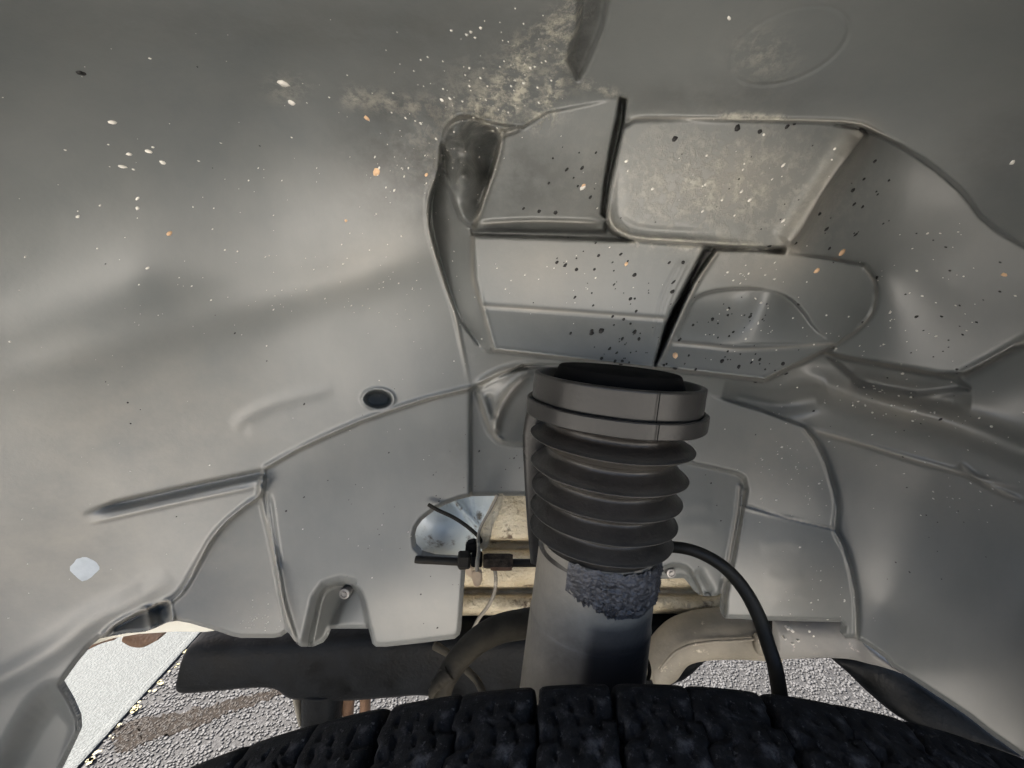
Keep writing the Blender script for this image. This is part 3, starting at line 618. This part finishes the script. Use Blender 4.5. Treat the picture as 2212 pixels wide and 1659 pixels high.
# rough black sealant band smeared on the tube
K, S = 46, 120; vs, fs = [], []
nz = rng.normal(size=(K, S)); nz = (nz+np.roll(nz, 1, 0)+np.roll(nz, 1, 1)+np.roll(nz, -1, 0)+np.roll(nz, -1, 1))/2.2
nz2 = rng.normal(size=(12, 30)); 
for i in range(K):
    for k in range(S):
        th = R(-38)+(R(128)-R(-38))*k/(S-1); t = i/(K-1)
        edge = .10*math.sin(k*.55)+.07*math.sin(k*1.37+1)
        wl = float(sstep((k-(S*.62+random.uniform(-5, 5)))/(S*.38)))       # thins out into dry brush marks on the left
        v0 = 1226+edge*20+6*math.cos(th); v1 = 1318+3*math.sin(k*.3)-28*wl; v = v0+(v1-v0)*t
        rim = min(1, min(t, 1-t)*7, (k)/5)
        lump = nz2[int(t*11.9) % 12, int(k/S*29.9) % 30]
        r = rad(129, 1280)+(-.0004+.0014*rim+.00030*nz[i, k]*rim+.0003*lump*rim)*(1-wl*.9)-.0006*wl+(.0004*rim if random.random() < .12*(1-wl) else 0)
        s_ = 1 if fa.x > 0 else -1; vs.append(A0+ax*h(1168)+ax*((h(1258)-h(1168))*(v-1226)/92)+fa*s_*math.cos(th)*r+fb*math.sin(th)*r)
for i in range(K-1):
    for k in range(S-1): fs.append((i*S+k, i*S+k+1, (i+1)*S+k+1, (i+1)*S+k))
mesh_obj('sealant_band', vs, fs, M_SEAL, strut)
# grey guard strip showing behind the left side of the boot
limb('guard_strip', [(1141, 874), (1131, 920), (1129, 960), (1134, 1060), (1140, 1150), (1146, 1215)], [(1240, 874), (1240, 920), (1240, 960), (1240, 1060), (1240, 1150), (1240, 1215)], .236, .004, M_COLLAR, strut)
# small bracket eye right of the tube
sweep('line_bracket', [(1392, 1330, .235, 3.5), (1403, 1355, .232, 3.5), (1404, 1368, .23, 3.5), (1396, 1372, .228, 3.5), (1380, 1366, .23, 3.5)], M_TUBE, strut)
sweep('line_bracket', [(1370, 1395, .236, 4), (1392, 1415, .232, 4), (1403, 1445, .23, 4), (1400, 1470, .228, 4)], M_BLACK, strut)

# ------------------------------------------------------------------ hoses, lines
tag(sweep('brake_hose', [(1380, 1186, .225, 12), (1440, 1181, .22, 12), (1500, 1190, .214, 12.5), (1560, 1222, .208, 13.5), (1605, 1270, .203, 14.5), (1638, 1330, .198, 15), (1660, 1395, .193, 15), (1674, 1440, .189, 15.5), (1684, 1500, .186, 16), (1690, 1570, .182, 16)], M_HOSE, n=12, seg=24),
    'black rubber hose curving from behind the boot down to the tyre on the right', 'hose')
ho = empty('sway_bar_hose', 'thick dusty black hose bending down to the tyre left of the strut', 'hose')
sweep('hose_body', [(1190, 1338, .30, 30), (1140, 1346, .298, 30), (1080, 1358, .292, 29), (1030, 1385, .284, 27), (990, 1425, .276, 25), (962, 1470, .270, 23), (946, 1520, .264, 22)], M_DHOSE, ho, n=12, seg=28)
sweep('frayed_end', [(972, 1452, .268, 15), (952, 1470, .266, 14), (938, 1488, .262, 11), (930, 1505, .260, 7)], M_DHOSE, ho, n=5, seg=12, lump=.18)
tag(sweep('steel_pipe', [(940, 1395, .40, 9), (968, 1412, .39, 8), (1000, 1440, .38, 8), (1030, 1470, .37, 8), (1045, 1500, .36, 8)], M_DHOSE), 'thin grey pipe in the dark gap behind the thick dusty hose', 'pipe')
bl = empty('brake_line', 'horizontal black brake line with hex fittings crossing the opening left of the strut', 'brake line')
sweep('line', [(897, 1208, .333, 7.5), (906, 1209, .333, 8.5), (950, 1211, .334, 8.5), (1000, 1214, .335, 8.5)], M_HOSE, bl, seg=18)
sweep('line', [(1085, 1216, .336, 8.5), (1120, 1216, .336, 8.5), (1180, 1216, .336, 8.5)], M_HOSE, bl, seg=18)
def hexbar(name, u0, u1, v, y, hw, m, parent):
    a, b_ = P(u0, v, y), P(u1, v, y); r = hw*y2d(v, y)/F; vs = []
    for c, rr in ((a, r*.85), (a+(b_-a)*.12, r), (a+(b_-a)*.88, r), (b_, r*.85)):
        for k in range(6): th = math.pi/3*k+.3; vs.append(c+Vector((0, math.cos(th)*rr, math.sin(th)*rr)))
    fs = [(i*6+k, i*6+(k+1) % 6, (i+1)*6+(k+1) % 6, (i+1)*6+k) for i in range(3) for k in range(6)]+[tuple(range(6))[::-1], tuple(18+k for k in range(6))]
    return mesh_obj(name, vs, fs, m, parent, smooth=False)
hexbar('hex_nut', 990, 1016, 1210, .333, 20, M_DHOSE, bl)
hexbar('hex_nut', 1018, 1042, 1208, .333, 17, M_BLACK, bl)
hexbar('crimp_sleeve', 1044, 1108, 1212, .333, 16, mat('muddy_rubber', (.012, .010, .008), (.09, .07, .05), 120, (.7, .9), .6, 400, bdist=.0015, spec=.2), bl)
hexbar('crimp_sleeve', 1060, 1106, 1226, .330, 7, M_RUST, bl)
slab('clip', [(1006, 1176), (1026, 1170), (1034, 1180), (1034, 1196), (1004, 1196)], .336, .008, M_BLACK, bl)
slab('clip', [(1001, 1222), (1022, 1222), (1024, 1252), (1008, 1246)], .330, .004, M_TAN, bl)
tb = empty('bracket_strap', 'dirty cream metal strap hanging down over the brake line fitting', 'bracket')
slab('strap', [(1072, 1068), (1090, 1068), (1078, 1110), (1064, 1140), (1058, 1170), (1050, 1188), (1038, 1190), (1034, 1160), (1042, 1130), (1056, 1100)], .345, .003, M_CREAM, tb)
sweep('folded_edge', [(1076, 1068, .343, 3), (1060, 1100, .342, 3), (1040, 1135, .340, 3), (1033, 1160, .336, 3.5), (1034, 1190, .325, 4), (1031, 1215, .316, 4.5), (1030, 1238, .316, 4.5)], M_ARM, tb)
slab('tab', [(1018, 1236), (1040, 1232), (1042, 1256), (1034, 1270), (1026, 1270), (1020, 1256)], .314, .004, M_TAN, tb, smooth_outline=1)
tag(sweep('sensor_wire', [(925, 1090, .352, 4), (946, 1102, .350, 4.2), (980, 1118, .348, 4.2), (1010, 1138, .346, 4.2), (1034, 1160, .344, 4.2), (1044, 1180, .350, 4)], M_HOSE), 'thin black wire slanting across the pale metal inside the oval opening', 'wire')
tag(sweep('vacuum_tube', [(1068, 1228, .345, 4), (1071, 1250, .345, 4), (1068, 1280, .345, 4), (1055, 1308, .345, 4), (1035, 1335, .345, 4), (1022, 1360, .345, 4)], M_ARM), 'thin grey tube curving down below the brake line', 'tube')

# ------------------------------------------------------------------ car body metal seen through the openings
rail = empty('body_rail', 'dirty cream painted body rail seen through the openings behind the strut', 'body rail')
prof = [(1040, .47), (1100, .455), (1156, .45), (1164, .458), (1170, .475), (1186, .475), (1192, .452), (1230, .438), (1262, .436), (1272, .450), (1282, .450), (1290, .432), (1310, .424), (1322, .425), (1330, .445), (1334, .50)]
cols = np.linspace(860, 1640, 120); vs, fs = [], []
for (v, y) in catmull(prof, 3):
    for u in cols: vs.append(P(u, v+(-4*(u-1000)/500 if v > 1300 else 0), y+.0015*math.sin(u*.05+v*.08)+random.uniform(-.0006, .0006)))
nr = len(vs)//len(cols); nc = len(cols)
fs = [(i*nc+k, (i+1)*nc+k, (i+1)*nc+k+1, i*nc+k+1) for i in range(nr-1) for k in range(nc-1)]
mesh_obj('rail_panel', vs, fs, M_CREAM, rail)
pale = [(870, 1050), (1078, 1050), (1064, 1110), (1046, 1150), (1040, 1200), (1010, 1215), (870, 1215)]
us2 = np.linspace(860, 1085, 60); vv2 = np.linspace(1050, 1222, 50); vs = []
for v in vv2:
    for u in us2:
        y = .43-.035*math.exp(-((u-950)/70)**2-((v-1150)/60)**2)+.03*max(0, (v-1185)/35)**2-.006*math.exp(-((u-1000-(v-1100)*.9)/7)**2)-.004*math.exp(-((u-1020-(v-1100)*.25)/5)**2)-.003*math.exp(-((u-995-(v-1100)*.4)/5)**2)
        vs.append(P(min(u, 1080-(v-1050)*.28), v, y))
fs = [(i*60+k, (i+1)*60+k, (i+1)*60+k+1, i*60+k+1) for i in range(49) for k in range(59)]
mesh_obj('inner_panel', vs, fs, M_PALE, rail)
# crossmember
cm = empty('crossmember', 'dark rusty steel crossmember under the liner left of the strut', 'crossmember')
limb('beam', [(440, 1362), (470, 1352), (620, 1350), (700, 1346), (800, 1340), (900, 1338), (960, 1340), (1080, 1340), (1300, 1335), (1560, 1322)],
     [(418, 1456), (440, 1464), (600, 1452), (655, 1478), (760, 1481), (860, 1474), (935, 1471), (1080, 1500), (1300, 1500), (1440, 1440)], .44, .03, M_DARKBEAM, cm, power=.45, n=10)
sweep('flange', [(616, 1454, .43, 2.2), (636, 1462, .43, 2.2), (660, 1479, .425, 2.2), (700, 1484, .425, 2.2), (800, 1477, .425, 2.2), (900, 1474, .425, 2.2), (938, 1474, .425, 2.2)], M_ARM, cm)
slab('bushing_shield', [(492, 1462), (560, 1460), (556, 1472), (536, 1481), (508, 1478)], .45, .02, M_TAN, cm, smooth_outline=1)
limb('bracket_leg', [(626, 1465), (634, 1500), (648, 1560)], [(634, 1465), (644, 1500), (656, 1560)], .425, .006, M_ARM, cm)
limb('bracket_leg', [(656, 1478), (656, 1520), (656, 1570)], [(742, 1478), (738, 1520), (734, 1570)], .43, .02, M_DARKBEAM, cm)
limb('bracket_leg', [(735, 1478), (740, 1520), (748, 1560)], [(770, 1478), (764, 1520), (760, 1560)], .45, .01, M_RUST, cm)
limb('bracket_leg', [(776, 1478), (780, 1510), (776, 1560)], [(808, 1474), (800, 1500), (798, 1560)], .44, .01, M_RUST, cm)
tag(limb('dark_backing', [(925, 1400), (1100, 1395), (1440, 1390)], [(940, 1545), (1100, 1530), (1420, 1510)], .50, .01, M_BLACK), 'added flat black undertray in the dark gap behind the strut', 'backing')  # black sheet added to give the gap its darkness
# control arm and shield on the right
arm = empty('control_arm', 'dusty tan grey control arm curving out of the dark right of the strut', 'control arm')
limb('arm_body', [(1396, 1420), (1425, 1378), (1460, 1350), (1510, 1332), (1565, 1326), (1620, 1328), (1664, 1334)], [(1408, 1470), (1450, 1452), (1474, 1420), (1510, 1410), (1565, 1408), (1620, 1410), (1664, 1416)], .40, .022, M_ARM, arm, n=8)
sweep('weld_flange', [(1425, 1448, .378, 3), (1455, 1412, .376, 3), (1490, 1394, .376, 3), (1540, 1386, .376, 3), (1590, 1384, .376, 3), (1638, 1380, .376, 3)], M_ARM, arm, lump=.1)
slab('arm_lobe', [(1440, 1415), (1476, 1408), (1466, 1440), (1454, 1470), (1400, 1470), (1410, 1440)], .392, .02, M_ARM, arm)
limb('hook_clip', [(1634, 1372), (1645, 1368), (1654, 1372)], [(1632, 1408), (1646, 1414), (1656, 1404)], .372, .006, M_ARM, arm)
shd = empty('splash_shield', 'pale grey splash shield with a pointed tip below the right side of the liner', 'splash shield')
limb('shield_plate', [(1664, 1330), (1720, 1334), (1780, 1336), (1822, 1340), (1850, 1374), (1885, 1402), (1916, 1425)], [(1664, 1416), (1720, 1413), (1780, 1411), (1822, 1414), (1860, 1420), (1890, 1424), (1919, 1429)], .366, .014, M_PLATE, shd, n=8, ys=[.38, .372, .366, .36, .35, .342, .335])
limb('edge_seam', [(1660, 1334), (1660, 1360), (1658, 1376)], [(1664, 1334), (1664, 1360), (1662, 1376)], .360, .004, M_BLACK, shd)
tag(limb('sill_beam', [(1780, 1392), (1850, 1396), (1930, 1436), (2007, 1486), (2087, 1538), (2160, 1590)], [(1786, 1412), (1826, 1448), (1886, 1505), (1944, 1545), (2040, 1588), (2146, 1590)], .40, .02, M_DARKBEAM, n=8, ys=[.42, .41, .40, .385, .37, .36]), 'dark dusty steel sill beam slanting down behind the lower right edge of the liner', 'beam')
for i in range(16):
    u_, v_ = 1690+random.random()*110, 1354+random.random()*42; p_ = P(u_, v_, .3575+.004*abs(v_-1375)/20); disc_stack('water_spot', p_, Vector((0, -1, .0)), [(-.004, .0011), (.0, .0011), (.0004, .0006)], M_WHITE, shd, seg=8)
# left: bright strip and rusty lug beneath the liner
tag(slab('bumper_flange', [(180, 1400), (216, 1376), (274, 1362), (340, 1345), (384, 1334), (430, 1345), (470, 1362), (440, 1366), (380, 1365), (300, 1370), (240, 1380)], .36, .003, mat('cream_paint_with_sun', (.72, .68, .55), (.8, .77, .66), 20), bevel=.0005), 'narrow cream flange with painted-in sunlight under the left edge of the liner', 'flange')  # sunlight put into the colour as a paler cream
tag(limb('rusty_lug', [(276, 1366), (300, 1368), (330, 1368), (352, 1370)], [(280, 1380), (296, 1391), (320, 1391), (354, 1372)], .41, .008, M_RUST), 'small rusty brown lug beneath the cream flange at lower left', 'lug')
tag(limb('rusty_strip', [(190, 1398), (215, 1382), (250, 1376)], [(192, 1402), (222, 1388), (252, 1379)], .375, .003, M_RUST), 'thin rusty strip at the far left end of the cream flange', 'strip')

# ------------------------------------------------------------------ TYRE
tyre = empty('tyre', 'black tyre with worn chunky tread blocks filling the bottom of the arch', 'tyre')
TX = P(1330, 1460, .155).x; TZ = P(1330, 1462, .152).z+.001; RT = .40; TC = Vector((TX, 0, TZ-RT))
prof = []   # (y, radius)
for t in np.linspace(0, 1, 9): prof.append((.158-.0*t, RT-.10+.07*t))
for t in np.linspace(0, math.pi/2, 8): prof.append((.146+.012*math.cos(t), RT-.022+.011*math.sin(t)))
for y in np.linspace(.14, -.06, 20): prof.append((y, RT-.0105+.0006*math.cos((y-.045)*20)))
for t in np.linspace(math.pi/2, 0, 8): prof.append((-.066-.012*math.cos(t), RT-.022+.011*math.sin(t)))
for t in np.linspace(1, 0, 9): prof.append((-.078, RT-.10+.07*t))
seg = 360; vs = []; fs = []
for (y, r) in prof:
    for k in range(seg): th = 2*math.pi*k/seg; vs.append(TC+Vector((math.sin(th)*r, y, math.cos(th)*r)))
fs = [(i*seg+k, i*seg+(k+1) % seg, (i+1)*seg+(k+1) % seg, (i+1)*seg+k) for i in range(len(prof)-1) for k in range(seg)]
carc = mesh_obj('carcass', vs, fs, M_TYRE, tyre)
def tread_mesh(y0, y1, half, skew, zig, shoulder):
    """one tread block: notched outline, rounded shoulder, two sipes; built round angle 0"""
    ny, nx = 26, 22; vs = []; fs = []
    for i in range(ny+1):
        t = i/ny; y = y0+(y1-y0)*t; sh = zig*(1 if (int(t*4) % 2) else -1)*(.5 if t < .65 else 0)+skew*(t-.5)
        for k in range(nx+1):
            s = k/nx*2-1; th = (s*half+sh); r = RT-.0006*abs(s)**8
            if shoulder and t > .72: r -= .012*((t-.72)/.28)**2
            if i in (0, ny) or k in (0, nx): r -= .0007
            ph = (s*1.9+.12*math.sin(t*13+zig*300)+.5) % 1
            if abs(ph-.5) < .06 and .08 < t < .62 and 1 < k < nx-1: r -= .0022
            if abs(t-.40-.10*s) < .03 and abs(s) > .55: r -= .0020
            vs.append(Vector((math.sin(th)*r, y, math.cos(th)*r)))
    W_ = nx+1
    for i in range(ny):
        for k in range(nx): fs.append((i*W_+k, i*W_+k+1, (i+1)*W_+k+1, (i+1)*W_+k))
    border = [k for k in range(W_)]+[i*W_+nx for i in range(1, ny+1)]+[ny*W_+k for k in range(nx-1, -1, -1)]+[i*W_ for i in range(ny-1, 0, -1)]
    b0 = len(vs)
    for b_ in border: p = vs[b_]; rr = math.hypot(p.x, p.z); vs.append(Vector((p.x/rr*(RT-.016), p.y, p.z/rr*(RT-.016))))
    nb = len(border)
    for i in range(nb): fs.append((border[i], b0+i, b0+(i+1) % nb, border[(i+1) % nb]))
    me = bpy.data.meshes.new('tread_block'); me.from_pydata([tuple(v) for v in vs], [], [f[::-1] for f in fs]); me.materials.append(M_TYRE); me.update(); me.polygons.foreach_set('use_smooth', [True]*len(me.polygons))
    return me
pitch = .0286/RT*1.0
variants = {}
for row, (y0, y1, sk, sh) in enumerate(((.114, .157, .012, True), (.068, .1105, -.03, False), (.022, .0625, .03, False), (-.024, .0165, -.03, False), (-.075, -.030, .012, True))):
    variants[row] = [tread_mesh(y0, y1, pitch*(.462+.008*j), sk*.7, .002+.002*j, sh and row == 0) for j in range(3)]
for row in range(5):
    for k in range(-15, 16):
        if row > 2 and abs(k) > 12: continue
        o = bpy.data.objects.new('tread_block', variants[row][(k*7+row) % 3]); C.objects.link(o); o.parent = tyre
        th = (k+.5*(row % 2)+.03*math.sin(k*2.7))*pitch-.046; o.location = TC; o.rotation_euler = (0, th, 0)

# ------------------------------------------------------------------ GROUND
def asphalt(name, c1, c2, c3, sc=170):
    m, nt, b = new_mat(name); L = nt.links.new
    tc = N(nt, 'ShaderNodeTexCoord'); co = tc.outputs['Object']
    vo = N(nt, 'ShaderNodeTexVoronoi', Scale=sc); L(co, vo.inputs['Vector'])
    n = N(nt, 'ShaderNodeTexNoise', Scale=260, Detail=6); L(co, n.inputs['Vector'])
    n2 = N(nt, 'ShaderNodeTexNoise', Scale=2.2, Detail=5); L(co, n2.inputs['Vector'])
    sp_ = N(nt, 'ShaderNodeSeparateColor'); L(vo.outputs['Color'], sp_.inputs[0])
    c = ramp(nt, sp_.outputs[0], [(.1, c1), (.6, c2), (.95, c3)])
    c = mix(nt, ramp(nt, vo.outputs['Distance'], [(.25, 0.), (.6, .8)]), c, [x*.35 for x in c1])
    c = mix(nt, .5, c, ramp(nt, n2.outputs[0], [(.3, c1), (.7, c2)]))
    L(c, b.inputs['Base Color']); b.inputs['Roughness'].default_value = .85; b.inputs['Specular IOR Level'].default_value = .25
    b1 = N(nt, 'ShaderNodeBump', Strength=.8, Distance=.002); b1.invert = True; L(vo.outputs['Distance'], b1.inputs['Height'])
    b2 = N(nt, 'ShaderNodeBump', Strength=.5, Distance=.0015); L(n.outputs[0], b2.inputs['Height']); L(b1.outputs[0], b2.inputs['Normal']); L(b2.outputs[0], b.inputs['Normal'])
    return m
M_ASPH = asphalt('asphalt', (.016, .016, .017), (.028, .028, .029), (.045, .045, .046))
M_CONC = asphalt('concrete', (.052, .057, .058), (.062, .068, .069), (.078, .083, .083), 220)
M_STONE = mat('aggregate_stone', (.024, .024, .025), (.046, .046, .048), 25, (.6, .9), .4, 500, detail=2, spec=.3)
M_TAR = mat('dark_tar', (.006, .005, .004), (.013, .010, .008), 60, (.85, 1), .8, 200, bdist=.002, spec=.1)
M_TARSTONE = mat('tar_coated_stone', (.004, .0033, .0028), (.020, .016, .013), 90, (.6, .9), .4, 500, spec=.2)
M_YEL = mat('yellow_paint', (.09, .075, .02), (.13, .11, .04), 60, (.5, .7), .6, 300)
def sheet(name, pts, z, m, parent=None):
    o = mesh_obj(name, [Vector((p[0], p[1], z)) for p in pts], [tuple(range(len(pts)))], m, parent, smooth=False); return o
gr = sheet('ground', [(-150, -150), (150, -150), (150, 150), (-150, 150)], 0, M_ASPH); tag(gr, 'rough sunlit grey asphalt under and around the car', None, kind='structure')
# concrete gutter left of the seam: line through two ground points
s0, s1 = G(432, 1370), G(170, 1659); sdv_ = (s0-s1).normalized(); nrm = Vector((-sdv_.y, sdv_.x, 0))
if nrm.x > 0: nrm = -nrm
a, b_ = s1-sdv_*2, s0+sdv_*3.0
o = sheet('gutter', [a+nrm*.0215, b_+nrm*.0215, b_+nrm*4, a+nrm*4], .004, M_CONC); tag(o, 'pale concrete gutter left of the asphalt seam', None, kind='structure')
# raised edge along the gutter
bmv = []; wd, ht = .022, .006
for p in (a, b_):
    for (dx, dz) in ((0, 0), (0, ht*.8), (.2, ht), (.8, ht), (1, ht*.8), (1, 0)): bmv.append(p+nrm*wd*dx+Vector((0, 0, dz+.001)))
o = mesh_obj('gutter_edge', bmv, [(k, k+6, (k+1) % 6+6, (k+1) % 6) for k in range(6)], M_CONC, None, smooth=False); tag(o, 'smooth grey raised edge between gutter and asphalt', None, kind='structure')
# loose aggregate standing proud of the asphalt, as one joined mesh
phi = (1+5**.5)/2
ico = np.array([(-1, phi, 0), (1, phi, 0), (-1, -phi, 0), (1, -phi, 0), (0, -1, phi), (0, 1, phi), (0, -1, -phi), (0, 1, -phi), (phi, 0, -1), (phi, 0, 1), (-phi, 0, -1), (-phi, 0, 1)])/1.9
icf = np.array([(0, 11, 5), (0, 5, 1), (0, 1, 7), (0, 7, 10), (0, 10, 11), (1, 5, 9), (5, 11, 4), (11, 10, 2), (10, 7, 6), (7, 1, 8), (3, 9, 4), (3, 4, 2), (3, 2, 6), (3, 6, 8), (3, 8, 9), (4, 9, 5), (2, 4, 11), (6, 2, 10), (8, 6, 7), (9, 8, 1)])
def stones(name, n, x0, x1, y0, y1, r0, r1, m, ok, label):
    xy = np.c_[rng.uniform(x0, x1, n), rng.uniform(y0, y1, n)]; xy = xy[ok(xy)]; n = len(xy)
    s = rng.uniform(r0, r1, (n, 1))*rng.uniform(.7, 1.3, (n, 3)); s[:, 2] *= .55; an = rng.uniform(0, 6.28, n); c, si = np.cos(an), np.sin(an)
    Vv = ico[None]*s[:, None]*(1+rng.uniform(-.18, .18, (n, 12, 1))); x = Vv[..., 0]*c[:, None]-Vv[..., 1]*si[:, None]; y = Vv[..., 0]*si[:, None]+Vv[..., 1]*c[:, None]
    X = np.stack([x+xy[:, :1], y+xy[:, 1:], Vv[..., 2]+.0008], -1).reshape(-1, 3); Fc = (icf[None]+12*np.arange(n)[:, None, None]).reshape(-1, 3)
    o = fast_mesh(name, X, Fc, m, None, smooth=False); tag(o, label, 'gravel', kind='stuff'); return o
nv2 = np.array([nrm.x, nrm.y]); s1n = np.array([s1.x, s1.y])
TARQ = [G(*p) for p in [(245, 1600), (255, 1572), (300, 1552), (360, 1545), (430, 1532), (500, 1512), (560, 1497), (622, 1479), (646, 1480), (640, 1494), (560, 1518), (500, 1540), (440, 1565), (380, 1585), (330, 1600), (290, 1618), (258, 1622)]]
TARP = []
for i, (x_, y_) in enumerate([(p.x, p.y) for p in TARQ]):
    x2, y2 = TARQ[(i+1) % len(TARQ)].x, TARQ[(i+1) % len(TARQ)].y
    for k in range(8): TARP.append((x_+(x2-x_)*k/8+random.uniform(-.009, .009), y_+(y2-y_)*k/8+random.uniform(-.009, .009)))
stones('asphalt_aggregate', 45000, -1.5, 1.5, .72, 1.5, .0024, .0046, M_STONE, lambda p: ((p-s1n)@nv2 < -.006) & (polysd(TARP, p[:, 0], p[:, 1]) < 0), 'pale grey stone chips standing out of the asphalt')
stones('tar_chips', 30000, -1.2, 0, .75, 1.4, .0024, .0044, M_TARSTONE, lambda p: (polysd(TARP, p[:, 0], p[:, 1]) > 0), 'dark tar-coated stone chips in the streak')
stones('gutter_grit', 9000, -2.2, -.3, .5, 2.6, .002, .004, M_CONC, lambda p: ((p-s1n)@nv2 > .03), 'fine pale grit on the concrete gutter')
pv = sheet('reflector', [(-30, -30), (30, -30), (30, -.32), (-30, -.32)], .006, mat('sandy_reflector', (.43, .415, .385), (.53, .515, .485), 14, (.7, .9), .6, 200)); tag(pv, 'added unseen sandy concrete pavement beside the car', None, kind='structure')  # added out of view to bounce warm sunlight into the arch
o = sheet('tar_stain', TARP, .0015, M_TAR); tag(o, 'dark brown tar streak across the asphalt at lower left', None, kind='structure')
vs, fs = [], []
for k in range(70):
    t = random.random(); c = s1+(s0-s1)*t-nrm*random.uniform(.008, .022); c.z = .006; r = random.uniform(.002, .0065); kk = len(vs)
    if math.sin(t*40) < -.3: continue
    for j in range(6): th = j/6*6.28; vs.append(c+Vector((math.cos(th)*r*random.uniform(.6, 1.2), math.sin(th)*r*random.uniform(.6, 1.2), .001)))
    fs.append(tuple(range(kk, kk+6)))
o = mesh_obj('yellow_paint_flecks', vs, fs, M_YEL, None, smooth=False); tag(o, 'worn yellow paint flecks along the asphalt seam', 'paint', kind='stuff')

# ------------------------------------------------------------------ bonnet and wing above the arch (out of the frame, added and sized to shade the engine bay)
M_PAINT = mat('added_body_paint', (.30, .31, .32), (.31, .32, .33), 5, (.25, .3), .0)
body = empty('added_car_body', 'unseen bonnet and wing panel added above the wheel arch for shade', 'added car body')
def grid_obj(name, f, nu_, nv_, m, parent):
    vs = [f(i/nu_, j/nv_) for j in range(nv_+1) for i in range(nu_+1)]
    fs = [(j*(nu_+1)+i, j*(nu_+1)+i+1, (j+1)*(nu_+1)+i+1, (j+1)*(nu_+1)+i) for j in range(nv_) for i in range(nu_)]
    o = mesh_obj(name, vs, fs, m, parent); md = o.modifiers.new('thickness', 'SOLIDIFY'); md.thickness = .004; return o
grid_obj('added_bonnet', lambda a, b_: Vector((-.95+2.3*a, -.02+1.20*b_, 1.15+.06*math.sin(math.pi*b_)-.06*(1-a)**2)), 20, 16, M_PAINT, body)
grid_obj('added_wing', lambda a, b_: Vector((-.95+2.3*a, -.05-.03*math.sin(math.pi*b_), (max(.62, 1.085-.9*max(0, abs(-.95+2.3*a)-.12)**1.6))*(1-b_)+(1.15-.06*(1-a)**2)*b_)), 40, 6, M_PAINT, body)
